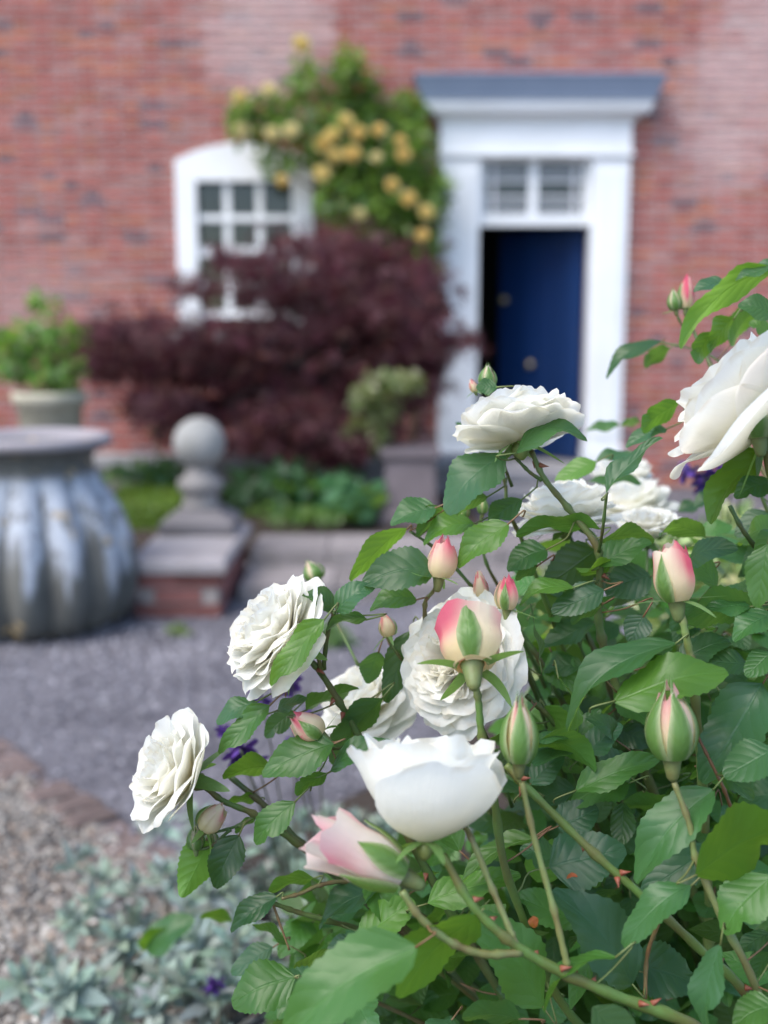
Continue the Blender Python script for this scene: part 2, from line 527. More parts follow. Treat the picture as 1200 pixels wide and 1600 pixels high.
# rooms behind the openings
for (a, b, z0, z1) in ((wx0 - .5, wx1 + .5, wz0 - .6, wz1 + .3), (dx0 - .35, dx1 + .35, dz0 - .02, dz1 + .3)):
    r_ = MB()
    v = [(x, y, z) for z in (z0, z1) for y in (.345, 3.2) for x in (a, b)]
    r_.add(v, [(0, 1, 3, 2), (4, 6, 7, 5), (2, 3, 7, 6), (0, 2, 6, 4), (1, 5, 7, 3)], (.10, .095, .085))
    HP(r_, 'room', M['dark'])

# bricks in Flemish bond
CH, JT = .0675, .0125
HEAD, STR = .102, .215
bricks = []
row = 0
z = 0.0
while z < 5.2:
    x = -5.2 + (0 if row % 2 == 0 else -(STR + HEAD) / 2 - JT)
    i = 0
    while x < 6.2:
        L = STR if i % 2 == 0 else HEAD
        x0, x1, z0, z1 = x, x + L, z, z + CH - JT
        x = x1 + JT; i += 1
        for (a, b, c, d) in ((wx0, wx1, wz0, wz1), (dx0, dx1, -1, dz1)):
            if x0 < b and x1 > a and z0 < d and z1 > c:
                if x0 < a: x1 = min(x1, a)
                elif x1 > b: x0 = max(x0, b)
                else: x1 = x0
        if x1 - x0 > .03:
            bricks.append((x0, x1, z0, z1))
    z += CH; row += 1
def brick_tint(x, z):
    r = random.random()
    if r < .06: c = (.17, .10, .11)
    elif r < .24: c = (.42, .15, .09)
    elif r < .36: c = (.38, .185, .16)
    else: c = (.375, .125, .10)
    f_ = random.uniform(.82, 1.16)
    # the lime-washed patches high on the wall
    def patch(cx, cz, rx, rz): return max(0, 1 - ((x - cx) / rx) ** 2 - ((z - cz) / rz) ** 2)
    a1 = patch(-.95, 3.65, .62, .62) * 1.4; a2 = patch(2.75, 3.0, .6, .7) * .9; a3 = patch(-2.9, 1.55, .8, .5) * .35; a4 = patch(3.0, 3.7, .5, .6) * .7
    w = min(.62, (a1 + a2 + a3 + a4) * random.uniform(.45, 1.1))
    c = [q * f_ * (1 - w) + p * w for q, p in zip(c, (.62, .47, .45))]
    return c
bmesh_cache = {}
def brick_mesh(w):
    w = round(w, 3)
    if w not in bmesh_cache:
        h, b = (CH - JT) / 2, .004
        q = [(-w / 2, .014, -h), (w / 2, .014, -h), (w / 2, .014, h), (-w / 2, .014, h), (-w / 2 + b, 0, -h + b), (w / 2 - b, 0, -h + b), (w / 2 - b, 0, h - b), (-w / 2 + b, 0, h - b)]
        bmesh_cache[w] = (q, [(4, 5, 6, 7), (0, 1, 5, 4), (1, 2, 6, 5), (2, 3, 7, 6), (3, 0, 4, 7)])
    return bmesh_cache[w]
def vis_rank(b):
    x, z = (b[0] + b[1]) / 2, (b[2] + b[3]) / 2
    if abs(b[1] - b[0] - STR) > .001: return 99
    return abs(x + 2.35) * 1.0 + abs(z - 2.9) * .8 if x < 0 else abs(x - 2.65) + abs(z - 2.9) * .8
order = sorted(bricks, key=vis_rank)
single = set(order[:300])
me_b = None
rest = MB()
for b in bricks:
    xc, zc, w = (b[0] + b[1]) / 2, (b[2] + b[3]) / 2, b[1] - b[0]
    q, fs = brick_mesh(w)
    dy = random.uniform(-.003, .0025); t = brick_tint(xc, zc)
    if b in single:
        if me_b is None:
            me_b = MB().add(q, fs).mesh('brick'); me_b.materials.append(M['brick'])
        o = link('brick', me_b, wall_o, Matrix.Translation((xc, dy, zc)) @ Matrix.Rotation(random.uniform(-.006, .006), 4, 'Y'))
        o.color = (*t, 1)
    else:
        rest.add([(p[0] + xc, p[1] + dy, p[2] + zc) for p in q], fs, t)
o = rest.build('brickwork', M['brick'], wall_o); o['kind'] = 'stuff'

# window with segmental white head
WH = (.80, .81, .82)
win = link('window', None, house)
fr_ = MB()
ox0, oz1 = hx(274, 252); ox1, oz0 = hx(491, 516)
ix0, iz1 = hx(307, 284); ix1, iz0 = hx(459, 496)
xc = (ox0 + ox1) / 2; crown = hx(380, 224)[1]
arch = []
n = 16
for i in range(n + 1):
    t = i / n; x = ox0 + (ox1 - ox0) * t
    arch.append((x, oz1 + (crown - oz1) * (1 - (2 * t - 1) ** 2)))
front, back = -.05, .012
vs, fs = [], []
for i, (x, zz) in enumerate(arch):
    vs += [(x, front, iz1), (x, front, zz), (x, back, iz1), (x, back, zz)]
for i in range(n):
    a, b = 4 * i, 4 * (i + 1)
    fs += [(a, b, b + 1, a + 1), (a + 1, b + 1, b + 3, a + 3), (a, a + 2, b + 2, b)]
fs += [(0, 1, 3, 2), (4 * n, 4 * n + 2, 4 * n + 3, 4 * n + 1)]
fr_.add(vs, fs, WH)
fr_.box(ox0, ix0, front, .1, oz0, iz1 - .002, WH).box(ix1, ox1, front, .1, oz0, iz1 - .002, WH)
fr_.build('window_frame', M['white'], win)
MB().box(ox0 - .06, ox1 + .06, -.12, .05, oz0 - .07, oz0 - .001, WH).build('sill', M['white'], win)
cols = [ix0 + (ix1 - ix0) * t for t in (0, .315, .655, 1)]
rows = [iz0 + (iz1 - iz0) * t for t in (0, .245, .49, .735, 1)]
sash = MB()
for x in cols[1:-1]: sash.box(x - .026, x + .026, -.002, .045, iz0, iz1, WH)
for j, zz in enumerate(rows[1:-1]):
    h = .024 if j != 1 else .04
    sash.box(ix0, ix1, -.006 - .004 * j, .05, zz - h, zz + h, WH)
sash.box(ix0, ix1, -.004, .048, iz0, iz0 + .06, WH)
sash.build('glazing_bars', M['white'], win)
for i in range(3):
    for j in range(4):
        MB().box(cols[i] + .02, cols[i + 1] - .02, .02, .026, rows[j] + .02, rows[j + 1] - .02).build('pane', M['glass'], win)

# door case
sur = link('door_surround', None, house)
lx0, _ = hx(686, 400); lx1, _ = hx(746, 400); rx0, _ = hx(919, 400); rx1, _ = hx(976, 400)
zf0 = hx(800, 247)[1]; zf1 = hx(800, 191)[1]
p_ = MB()
for (a, b) in ((lx0, lx1), (rx0, rx1)):
    pp = MB().box(a, b, -.09, .02, .0, zf0, WH)
    pp.box(a + .05, b - .05, -.105, -.091, .42, zf0 - .12, WH)
    pp.box(a - .02, b + .02, -.12, -.001, 0, .34, WH)
    pp.build('pilaster', M['white'], sur)
MB().box(lx0 - .003, rx1 + .003, -.10, .02, zf0 + .001, zf1, WH).box(lx0 - .02, rx1 + .02, -.125, -.101, zf0 + .0, zf0 + .035, WH).build('frieze', M['white'], sur)
def crown_mould(levels, tint):
    rings = []
    for pr, zz in levels:
        rings.append([(lx0 - pr, -.10 - pr, zz), (rx1 + pr, -.10 - pr, zz), (rx1 + pr, .01, zz), (lx0 - pr, .01, zz)])
    return MB().loft(rings, tint)
zc0, zc1, zc2 = zf1 + .001, hx(800, 157, YW - .2)[1], hx(800, 116, YW - .3)[1]
crown_mould([(.03, zc0), (.04, zc0 + .03), (.11, zc0 + .04), (.13, zc0 + .08), (.135, zc1)], WH).build('cornice', M['white'], sur)
crown_mould([(.155, zc1 + .001), (.16, zc1 + .03), (.205, zc1 + .14), (.225, zc2), (.20, zc2 + .015), (.0, zc2 + .06)], (.22, .27, .36)).build('canopy', M['lead'], sur)
# fanlight
fan = link('fanlight', None, house)
fz1 = hx(800, 252)[1]; fz0 = hx(800, 336)[1]
fx0, fx1 = lx1, rx0
FR = MB()
FR.box(fx0 + .001, fx1 - .001, -.03, .06, fz0 - .085, fz0, WH)
FR.box(fx0 + .001, fx1 - .001, -.03, .06, fz1, zf0 + .0, WH)
for x, w in ((hx(752, 300)[0], .025), (hx(833, 300)[0], .035), (hx(916, 300)[0], .025)):
    FR.box(x - w, x + w, -.015, .055, fz0 + .001, fz1 - .001, WH)
FR.build('frame', M['white'], fan)
za, zb = hx(800, 283)[1], hx(800, 307)[1]
B_ = MB()
for zz in (za, zb): B_.box(fx0 + .002, fx1 - .002, .0, .05, zz - .009, zz + .009, (.6, .6, .62))
for x in (hx(772, 300)[0], hx(897, 300)[0]): B_.box(x - .012, x + .012, .002, .048, fz0 + .002, fz1 - .002, (.6, .6, .62))
B_.build('glazing_bar', M['white'], fan)
pxs = [hx(752, 300)[0] + .025, hx(833, 300)[0] - .035, hx(833, 300)[0] + .035, hx(916, 300)[0] - .025]
for (a, b) in ((pxs[0], pxs[1]), (pxs[2], pxs[3])):
    for (c, d, mt) in ((fz0, zb - .009, 'grey_glass'), (zb + .009, za - .009, 'glass'), (za + .009, fz1, 'grey_glass')):  # top and bottom rows paler, flat grey mixed into the pane
        MB().box(a, b, .02, .026, c + .001, d - .001).build('pane', M[mt], fan)
# door leaf, ajar, hinged on the right
door = link('door', None, house)
door.location = (fx1 - .01, .12, 0)
DW = fx1 - fx0 - .02; dt = fz0 - .09
ajar = R(44)
door.rotation_euler = (0, 0, -ajar)
BL = (.006, .028, .105)
d_ = MB().box(-DW, 0, .0, .045, dz0 + .01, dt, BL)
d_.build('door_leaf', M['blue'], door)
npl = 6
for i in range(npl):
    a = -DW + .012 + (DW - .024) * i / npl
    f_ = random.uniform(.9, 1.1)
    MB().box(a + .004, a + (DW - .024) / npl - .004, -.012, -.001, dz0 + .03, dt - .02, tuple(c * f_ for c in BL)).build('plank', M['blue'], door, False)
kn = MB().lathe([(.012, 0), (.016, .02), (.03, .04), (.034, .055), (.022, .072), (.004, .076)], 20, tint=(.75, .62, .35))
for (x, zz) in ((-DW + .1, hx(790, 468, YW + .5)[1]), (-DW * .55, hx(843, 570, YW + .3)[1])):
    o = kn.build('knob', M['brass'], door, True)
    o.matrix_basis = Matrix.Translation((x, -.012, zz)) @ Matrix.Rotation(R(90), 4, 'X')
MB().box(fx0 - .02, fx1 + .02, .02, .34, dz0 - .05, dz0, (.45, .43, .42)).build('threshold', M['stone'], house)

# door steps
for i, (y0, y1, z0, z1) in enumerate(((8.52, 9.02, 0, .185), (8.12, 8.52, 0, .095))):
    st = MB()
    a, b = .45 - .12 * i, 2.0 + .12 * i
    st.box(a, b, y0 + .03, y1 - .002, 0, z1 - .05, (.33, .31, .32)).box(a - .02, b + .02, y0, y1 - .002, z1 - .049, z1, (.38, .36, .37))
    o = st.build('door_step', M['stone'])
    tag(o, ['upper grey stone doorstep directly under the blue door', 'lower grey stone doorstep leading up to the blue door'][i], 'step', 'steps at the front door')

# ------------------------------------------------------------------ stone things in the yard
# ribbed urn
uc = on_y(45, 700, 4.72)
prof = [(.20, 0), (.30, .005), (.355, .03), (.395, .08), (.422, .16), (.43, .24), (.424, .32), (.40, .42), (.365, .51), (.325, .59), (.29, .65), (.272, .70), (.268, .745), (.28, .775), (.33, .80), (.352, .81), (.358, .835), (.35, .852), (.31, .856), (.28, .83), (.24, .76), (.2, .70)]
lw = [0, .3, .6, 1, 1, 1, 1, 1, 1, .85, .7, .5, .25] + [0] * 9
urn = empty('stone_urn', (uc.x, uc.y, 0))
MB().lathe(prof, 112, lobes=(14, .17, lw), tint=(1, 1, 1)).build('body', M['urn'], urn, True)
tag(urn, 'large ribbed stone urn with pale blue-white streaks at the left edge', 'urn')

# dwarf wall running towards the house, coping, bricks
dwall = empty('dwarf_wall', (-.94, 4.8, 0))
X0, X1, Y0, Y1, ZT = -.19, .19, 0, .95, .28
MB().box(X0 + .012, X1 - .012, Y0 + .012, Y1, 0, .215, (.33, .29, .27)).build('core', M['mortar'], dwall)
bm2 = MB().box(-.104, .104, -.03, .03, -.03, .03).mesh('wall_brick'); bm2.materials.append(M['brick2'])
def wb(x, y, zz, rot):
    o = link('brick', bm2, dwall, Matrix.Translation((x, y, zz)) @ Matrix.Rotation(rot, 4, 'Z'))
    f_ = random.uniform(.55, 1.15); o.color = (.30 * f_, .13 * f_, .115 * f_, 1)
for k in range(3):
    zz = .036 + .071 * k
    for i in range(2 if k % 2 == 0 else 1):
        wb(X0 + .1 + .18 * i if k % 2 == 0 else 0, Y0 + .03, zz, 0)
    for i in range(4):
        y = Y0 + .17 + .215 * i + (.05 if k % 2 else 0)
        wb(X1 - .03, y, zz, math.pi / 2); wb(X0 + .03, y, zz, math.pi / 2)
for i in range(2):
    y0 = Y0 - .03 + .5 * i
    c = MB().loft([[(X0 - .03, y0, .217), (X1 + .03, y0, .217), (X1 + .03, y0 + .494, .217), (X0 - .03, y0 + .494, .217)],
                   [(X0 - .035, y0 - .004, .262), (X1 + .035, y0 - .004, .262), (X1 + .035, y0 + .496, .262), (X0 - .035, y0 + .496, .262)],
                   [(X0 - .02, y0 + .012, .28), (X1 + .02, y0 + .012, .28), (X1 + .02, y0 + .482, .28), (X0 - .02, y0 + .482, .28)]], (.36, .33, .335))
    c.build('coping_stone', M['stone'], dwall)
tag(dwall, 'low red brick wall with stone coping beside the ribbed urn', 'wall')

# ball finial
fin = empty('ball_finial', (-.945, 5.52, .28))
b4 = lambda hw, zz: [(-hw, -hw, zz), (hw, -hw, zz), (hw, hw, zz), (-hw, hw, zz)]
GS = (.26, .245, .24)
MB().loft([b4(.18, 0.001), b4(.185, .03), b4(.185, .06), b4(.165, .075), b4(.13, .095), b4(.105, .12)], (.20, .185, .19)).build('plinth', M['stone'], fin)
MB().lathe([(.10, .118), (.098, .14), (.085, .17), (.085, .19), (.11, .215), (.118, .24), (.112, .27), (.08, .285), (.075, .31), (.06, .33)], 28, tint=GS).build('neck', M['stone'], fin, True)
pr = [(max(.004, .132 * math.sin(math.pi * k / 18)), .455 - .132 * math.cos(math.pi * k / 18)) for k in range(19)]
MB().lathe(pr, 32, tint=(.33, .325, .31)).build('ball', M['stone'], fin, True)
tag(fin, 'weathered stone ball finial on a stepped plinth atop the dwarf wall', 'finial')

# stone kerb steps to the right of the dwarf wall
for i, (y0, y1, zt, lab) in enumerate(((5.56, 6.02, .17, 'upper pinkish stone kerb step behind the dwarf wall'), (5.1, 5.558, .085, 'lower grey stone kerb step right of the brick dwarf wall'))):
    root = empty('kerb_step', (-.7, y0, 0))
    x = 0
    n = 0
    while x < 1.35:
        L = random.uniform(.34, .5)
        t = .23 + random.uniform(-.05, .05)
        MB().box(x, x + L - .008, 0, y1 - y0 - .004, 0, zt + random.uniform(-.006, .004), (t * 1.08, t * .97, t * .96)).build('stone', M['stone'], root)
        x += L
    tag(root, lab, 'step', 'kerb steps by the border')

# low stone wall before the house
lw_ = empty('low_stone_wall', (-4.2, 8.15, 0))
x = 0
while x < 4.7:
    L = random.uniform(.35, .6); t = random.uniform(.18, .26)
    MB().box(x, x + L - .01, 0, .2, 0, .28, (t, t * .95, t * .95)).build('stone', M['stone'], lw_)
    t = random.uniform(.30, .36)
    MB().box(x, x + L - .006, -.03, .24, .282, .36, (t, t, t * 1.05)).build('coping_stone', M['stone'], lw_)
    x += L
tag(lw_, 'long low grey stone wall in the shade under the maple', 'wall')

# pedestal near the door
pc = on_y(640, 700, 6.95)
ped = empty('stone_pedestal', (pc.x, pc.y, 0))
MB().loft([b4(.20, 0.05), b4(.20, .14), b4(.165, .17), b4(.155, .48), b4(.19, .52), b4(.19, .57)], (.20, .165, .175)).build('shaft', M['stone'], ped)
tag(ped, 'squat grey-mauve stone pedestal left of the door', 'pedestal')

# ------------------------------------------------------------------ leaf templates for far foliage
def tmpl_leaf(n=4, w=.55, fold=.12, droop=.12):
    vs, us, fs = [], [], []
    for j in range(n + 1):
        v = j / n
        hw = w / 2 * max(.03, math.sin(math.pi * min(.99, v ** .8))) ** .9
        zz = -droop * v * v
        for u in (-1, 0, 1):
            vs.append((u * hw, v, zz + fold * abs(u) * hw)); us.append((u, v, 0))
    for j in range(n):
        for i in range(2):
            a = 3 * j + i
            fs.append((a, a + 1, a + 4, a + 3))
    return vs, fs, us
def tmpl_maple():
    vs = [(0, 0, 0)]; us = [(0, 0, 0)]; fs = []
    for k, (a, L) in enumerate(((-105, .45), (-55, .8), (0, 1), (55, .8), (105, .45))):
        a = R(a); d = (math.sin(a), math.cos(a)); pz = (math.cos(a), -math.sin(a))
        b = len(vs)
        vs += [(d[0] * L * .45 - pz[0] * .10 * L, d[1] * L * .45 - pz[1] * .10 * L, .03), (d[0] * L, d[1] * L, -.18 * L), (d[0] * L * .45 + pz[0] * .10 * L, d[1] * L * .45 + pz[1] * .10 * L, .03)]
        us += [(-.6, .5, 0), (0, 1, 0), (.6, .5, 0)]
        fs.append((0, b + 2, b + 1, b))
    return vs, fs, us
T_LEAF = tmpl_leaf(); T_NARROW = tmpl_leaf(4, .36, .15, .2); T_MAPLE = tmpl_maple(); T_ROUND = tmpl_leaf(4, .85, .1, .1)

def pads_points(pads, Y, depth, per_area, thick=.55):
    """points in flattened clumps given as photo ellipses at distance Y"""
    out = []
    for (px, py, rx, ry) in pads:
        c = on_y(px, py, Y + random.uniform(-.5, .5) * depth)
        sc = Y / F
        n = max(20, int(per_area * rx * ry))
        p = rng.normal(size=(n, 3)); p /= np.linalg.norm(p, axis=1, keepdims=True)
        p *= rng.uniform(.15, 1, (n, 1)) ** .5
        out.append(np.array([c.x, c.y, c.z]) + p * np.array([rx * sc, depth * thick, ry * sc]))
    return np.concatenate(out)

# purple maple
mp_root = empty('japanese_maple', (on_y(455, 760, 7.6).x, 7.6, .09))
base = Vector((0, 0, 0))
pads = [(470, 385, 70, 20), (560, 395, 80, 28), (640, 440, 60, 40), (395, 418, 50, 20), (520, 440, 90, 28), (610, 490, 80, 32), (165, 520, 60, 24), (240, 525, 80, 28), (350, 528, 70, 22),
        (450, 520, 90, 26), (540, 520, 90, 34), (660, 545, 50, 40), (300, 575, 90, 32), (420, 590, 110, 36), (540, 590, 100, 40), (190, 575, 70, 26), (350, 640, 110, 30), (480, 650, 110, 36),
        (600, 620, 60, 40), (250, 630, 60, 24), (660, 480, 50, 30), (560, 680, 70, 30), (430, 690, 80, 24), (350, 400, 30, 14), (720, 530, 30, 18)]
pads += [(310, 445, 40, 16), (420, 455, 50, 18), (480, 480, 60, 20), (130, 560, 40, 18), (640, 590, 60, 40), (520, 700, 60, 30), (300, 670, 60, 20)]
pts = pads_points(pads, 7.6, .9, .13)
extra = pads_points([(a, b, c * 1.5, d * 2.0) for a, b, c, d in pads], 7.6, .9, .012)
pts = np.concatenate([pts, extra])
n = len(pts)
local = pts - np.array(mp_root.location)
tint = jit((.072, .026, .030), n, .6)
tint[rng.random(n) < .12] = (.17, .08, .09)
ms_ = rng.uniform(.07, .115, n)
ax = rng.normal(size=(n, 3)); ax[:, 2] -= 1.0
cr = scatter('crown', T_MAPLE, local, upish(n, .7, .9, (0, -.4, 0)), ms_, tint, M['maple'], mp_root, axis=ax)
tr = MB()
tr.tube(smooth_path([(0, 0, -.05), (.03, -.02, .25), (-.03, 0, .5), (.0, 0, .75)]), [.075 - .0015 * i for i in range(19)], 10, (.10, .085, .085))
tr.build('trunk', M['bark'], mp_root, True)
for (px, py, _, _) in pads[::2]:
    c = on_y(px, py, 7.6 + random.uniform(-.3, .3)) - mp_root.location
    s0 = Vector((random.uniform(-.02, .02), 0, random.uniform(.4, .72)))
    mid_ = s0.lerp(c, .5) + Vector((random.uniform(-.1, .1), random.uniform(-.1, .1), .12))
    pth = smooth_path([s0, mid_, c])
    MB().tube(pth, [.03 - .024 * i / (len(pth) - 1) for i in range(len(pth))], 7, (.09, .075, .075)).build('limb', M['bark'], mp_root, True)
tag(mp_root, 'dark purple Japanese maple spreading before the white sash window', 'tree')

# simple far plants
def leafy(name, label, cat, pads, Y, depth, per_area, tmpl, size, col, mt, base_px=None, up=1.0, spread=.8, group=None, zbase=.09, stems=5, var=.3, alt=None, ax_up=None):
    c0 = np.mean([[on_y(p[0], p[1], Y).x, Y] for p in pads], axis=0)
    root = empty(name, (c0[0], c0[1], zbase))
    pts = pads_points(pads, Y, depth, per_area)
    pts[:, 2] = np.maximum(pts[:, 2], zbase + .02)
    n = len(pts)
    t = jit(col, n, var)
    if alt is not None:
        k = rng.random(n) < alt[1]; t[k] = jit(alt[0], int(k.sum()), .2)
    ax = None
    if ax_up is not None:
        ax = rng.normal(size=(n, 3)); ax[:, 2] += ax_up
    o = scatter('foliage', tmpl, pts - np.array(root.location), upish(n, up, spread, (0, -.35, 0)), rng.uniform(size[0], size[1], n), t, mt, root, axis=ax)
    o['kind'] = 'stuff'
    for i in range(stems):
        p = pts[rng.integers(0, n)] - np.array(root.location)
        q = Vector((p[0] * .25, p[1] * .25, -.02))
        pth = smooth_path([q, q.lerp(Vector(p), .55) + Vector((0, 0, .03)), Vector(p)], 5)
        MB().tube(pth, [.008 - .005 * k / (len(pth) - 1) for k in range(len(pth))], 6, (.10, .14, .06)).build('stem', M['stem'], root, True)
    tag(root, label, cat, group)
    return root

# yellow climbing rose on the wall
clpads = [(475, 130, 30, 40), (420, 190, 50, 40), (380, 180, 25, 40), (550, 140, 50, 50), (500, 215, 60, 50), (590, 200, 50, 50), (570, 270, 70, 40), (640, 240, 40, 50), (650, 320, 50, 60), (600, 330, 60, 40),
          (655, 410, 35, 50), (430, 255, 40, 18), (530, 310, 40, 40), (690, 290, 20, 25), (610, 390, 50, 30), (640, 170, 30, 30), (545, 95, 25, 25), (655, 470, 25, 30)]
cl = leafy('climbing_rose', 'climbing rose with yellow blooms trained between window and door', 'climber', clpads, 8.72, .32, .125, T_LEAF, (.055, .11), (.14, .23, .04), M['small_leaf'], stems=0, zbase=.09, alt=((.06, .12, .04), .35))
clroot = Vector(cl.location)
for (pts_) in ([(640, 740), (648, 600), (655, 480), (650, 330), (600, 220), (550, 120)], [(646, 720), (660, 520), (660, 380), (640, 240), (560, 200), (470, 170), (400, 170)], [(655, 440), (600, 330), (500, 300), (430, 255)], [(475, 150), (472, 75)]):
    pth = smooth_path([on_y(a, b, 8.86) - clroot for a, b in pts_])
    MB().tube(pth, [.02 - .014 * i / (len(pth) - 1) for i in range(len(pth))], 6, (.13, .11, .06)).build('stem', M['stem'], cl, True)

# ------------------------------------------------------------------ roses: petal surfaces
def petal_grid(Rr, L, th0, th1, W, r0, z0, phi, amp=.05, notch=.03, ph=0.0, nu=8, nv=9, curl=0.0, tint_fn=None, mb=None, wrapmin=.30, frill=0.0):
    """a petal wrapped round the flower axis: profile angle runs from th0 (base) to th1 (rim), measured from the axis"""
    K = 24
    rs, zs, ths = [r0], [z0], [th0]
    for k in range(1, K + 1):
        v = k / K
        th = th0 + (th1 - th0) * v ** 1.25
        if curl and v > .72: th += curl * ((v - .72) / .28) ** 1.5
        rs.append(rs[-1] + L / K * math.sin(th)); zs.append(zs[-1] + L / K * math.cos(th)); ths.append(th)
    vs, us, ts, fs = [], [], [], []
    for j in range(nv + 1):
        for i in range(nu + 1):
            u = -1 + 2 * i / nu; v = j / nv
            ve = v * (1 - .20 * abs(u) ** 2.4) * (1 + notch * math.sin(u * 5.5 + ph) + notch * .45 * math.sin(u * 9 + ph * 2.3) - notch * 1.2 * math.exp(-(u * 5) ** 2) + frill * math.sin(u * 19 + ph * 3) * v)
            ve = min(1.0, max(0, ve))
            q = ve * K; a = min(K - 1, int(q)); t = q - a
            r = rs[a] * (1 - t) + rs[a + 1] * t; zz = zs[a] * (1 - t) + zs[a + 1] * t; th = ths[a] * (1 - t) + ths[a + 1] * t
            w = W * (.28 + .72 * min(1, v * 1.45) ** .75)
            al = u * w / max(r, wrapmin * Rr)
            off = amp * Rr * v * v * (math.sin(u * 3.1 + ph) * .7 + .5 * math.sin(u * 6.3 + ph * 1.7)) + .05 * Rr * u * u * v
            rr = r + off * math.cos(th); zz2 = zz - off * math.sin(th)
            vs.append((rr * math.cos(phi + al), rr * math.sin(phi + al), zz2)); us.append((u, v, ph))
            ts.append(tint_fn(u, v) if tint_fn else (1, 1, 1))
    for j in range(nv):
        for i in range(nu):
            a = j * (nu + 1) + i
            fs.append((a, a + 1, a + nu + 2, a + nu + 1))
    mb = mb or MB()
    mb.add(vs, fs, ts, us)
    return mb

def frame(axis, roll=0.0):
    z = Vector(axis).normalized()
    x = Vector((0, 0, 1)).cross(z)
    if x.length < .05: x = Vector((1, 0, 0))
    x.normalize(); y = z.cross(x)
    m_ = Matrix((x, y, z)).transposed().to_4x4()
    return m_ @ Matrix.Rotation(roll, 4, 'Z')

CREAM, WHITE = (.94, .88, .64), (.945, .95, .95)
def lerp3(a, b, t): return tuple(x * (1 - t) + y * t for x, y in zip(a, b))
def white_tint(center=.3, pink=0.0, seed=0):
    def fn(u, v):
        t = min(1, v * 1.3 + (1 - center) * .30)
        c = lerp3(CREAM, WHITE, max(0, min(1, t)))
        if v > .96 and math.sin(u * 9 + seed * 2.1) > .35: c = lerp3(c, (.72, .60, .40), .35)
        if pink:
            k = pink * max(0, v - .45) * 1.6 * (.6 + .4 * math.sin(u * 4 + seed))
            c = lerp3(c, (.85, .42, .46), max(0, min(.8, k)))
        return c
    return fn

def make_rose(parent, center, axis, Rr, n_out=18, n_in=34, openness=1.0, roll=0.0, label=None, origin_is_base=False, pink=0.0, ruffle=1.0, loc0=Vector((0, 0, 0)), seed=0, cup=False):
    rs_ = random.Random(seed)
    ax = Vector(axis).normalized()
    basep = Vector(center) - (Vector((0, 0, 0)) if origin_is_base else ax * Rr * .38)
    root = link('rose', None, parent, Matrix.Translation(basep - loc0) @ frame(ax, roll))
    Ntot = n_out + n_in
    inner = MB()
    for i in range(Ntot):
        t = i / (Ntot - 1)
        phi = i * 2.39996 + rs_.uniform(-.25, .25)
        if cup:
            th0 = R(70 - 24 * t); th1 = R(6 - 18 * t + rs_.uniform(-6, 6)); curl = R(62 * (1 - t) * rs_.uniform(.3, 1.2)); L = Rr * (2.0 - .25 * t) * rs_.uniform(.95, 1.08); W = Rr * (1.18 - .4 * t)
        else:
            th0 = R((96 - 66 * t) * openness + rs_.uniform(-6, 6))
            th1 = R((74 - 84 * t ** .85) * openness + rs_.uniform(-12, 12))
            curl = R((85 if t < .4 else 40) * rs_.uniform(.3, 1.1)); L = Rr * (1.16 - .48 * t) * rs_.uniform(.93, 1.05); W = Rr * (.74 - .44 * t ** .7) * rs_.uniform(.9, 1.1)
        r0 = Rr * (.07 + .02 * (1 - t)) ; z0 = Rr * (.0 + .20 * t)
        tf = white_tint(.3 + .6 * t, pink * rs_.uniform(0, 1) if t < .5 else 0, i)
        args = dict(amp=.045 * ruffle * (1 + 1.0 * t), notch=.022 * ruffle * (.6 + t), frill=.013 * max(0, ruffle - .7), ph=rs_.uniform(0, 6.28), curl=curl, tint_fn=tf)
        if i < n_out:
            petal_grid(Rr, L, th0, th1, W, r0, z0, phi, nu=20, nv=11, **args).build('petal', M['petal'], root, True)
        else:
            petal_grid(Rr, L, th0, th1, W, r0, z0, phi, nu=11, nv=7, mb=inner, **args)
    if n_in:
        o = inner.build('inner_petals', M['petal'], root, True); o['kind'] = 'stuff'
    g = (.13, .22, .06)
    h = MB().lathe([(.03 * Rr, -.30 * Rr), (.10 * Rr, -.24 * Rr), (.15 * Rr, -.14 * Rr), (.14 * Rr, -.03 * Rr), (.11 * Rr, .03 * Rr)], 14, tint=g)
    h.build('hip', M['stem'], root, True)
    for k in range(5):
        sepal(root, k * 1.2566 + .3, Rr * .13, 0, Rr * rs_.uniform(.6, .8), R(100 + rs_.uniform(-15, 30)), R(120 + rs_.uniform(-20, 30)), Rr * .14)
    if label: root['label'] = label
    return root, basep - ax * Rr * .3

def sepal(root, phi, r0, z0, L, th0, th1, W, col=(.13, .24, .07)):
    vs, us, fs = [], [], []
    nv, nu = 8, 4
    r, z_ = r0, z0
    for j in range(nv + 1):
        v = j / nv; th = th0 + (th1 - th0) * v
        if j: r += L / nv * math.sin(th); z_ += L / nv * math.cos(th)
        w = W * (1 - v) ** .75 * (.75 + .6 * v) + .0004
        for i in range(nu + 1):
            u = -1 + 2 * i / nu
            x, y = r + abs(u) * -.12 * w, u * w
            vs.append((x * math.cos(phi) - y * math.sin(phi), x * math.sin(phi) + y * math.cos(phi), z_)); us.append((u, v, 0))
    for j in range(nv):
        for i in range(nu):
            a = j * (nu + 1) + i; fs.append((a, a + 1, a + nu + 2, a + nu + 1))
    return MB().add(vs, fs, col, us).build('sepal', M['small_leaf'], root, True)

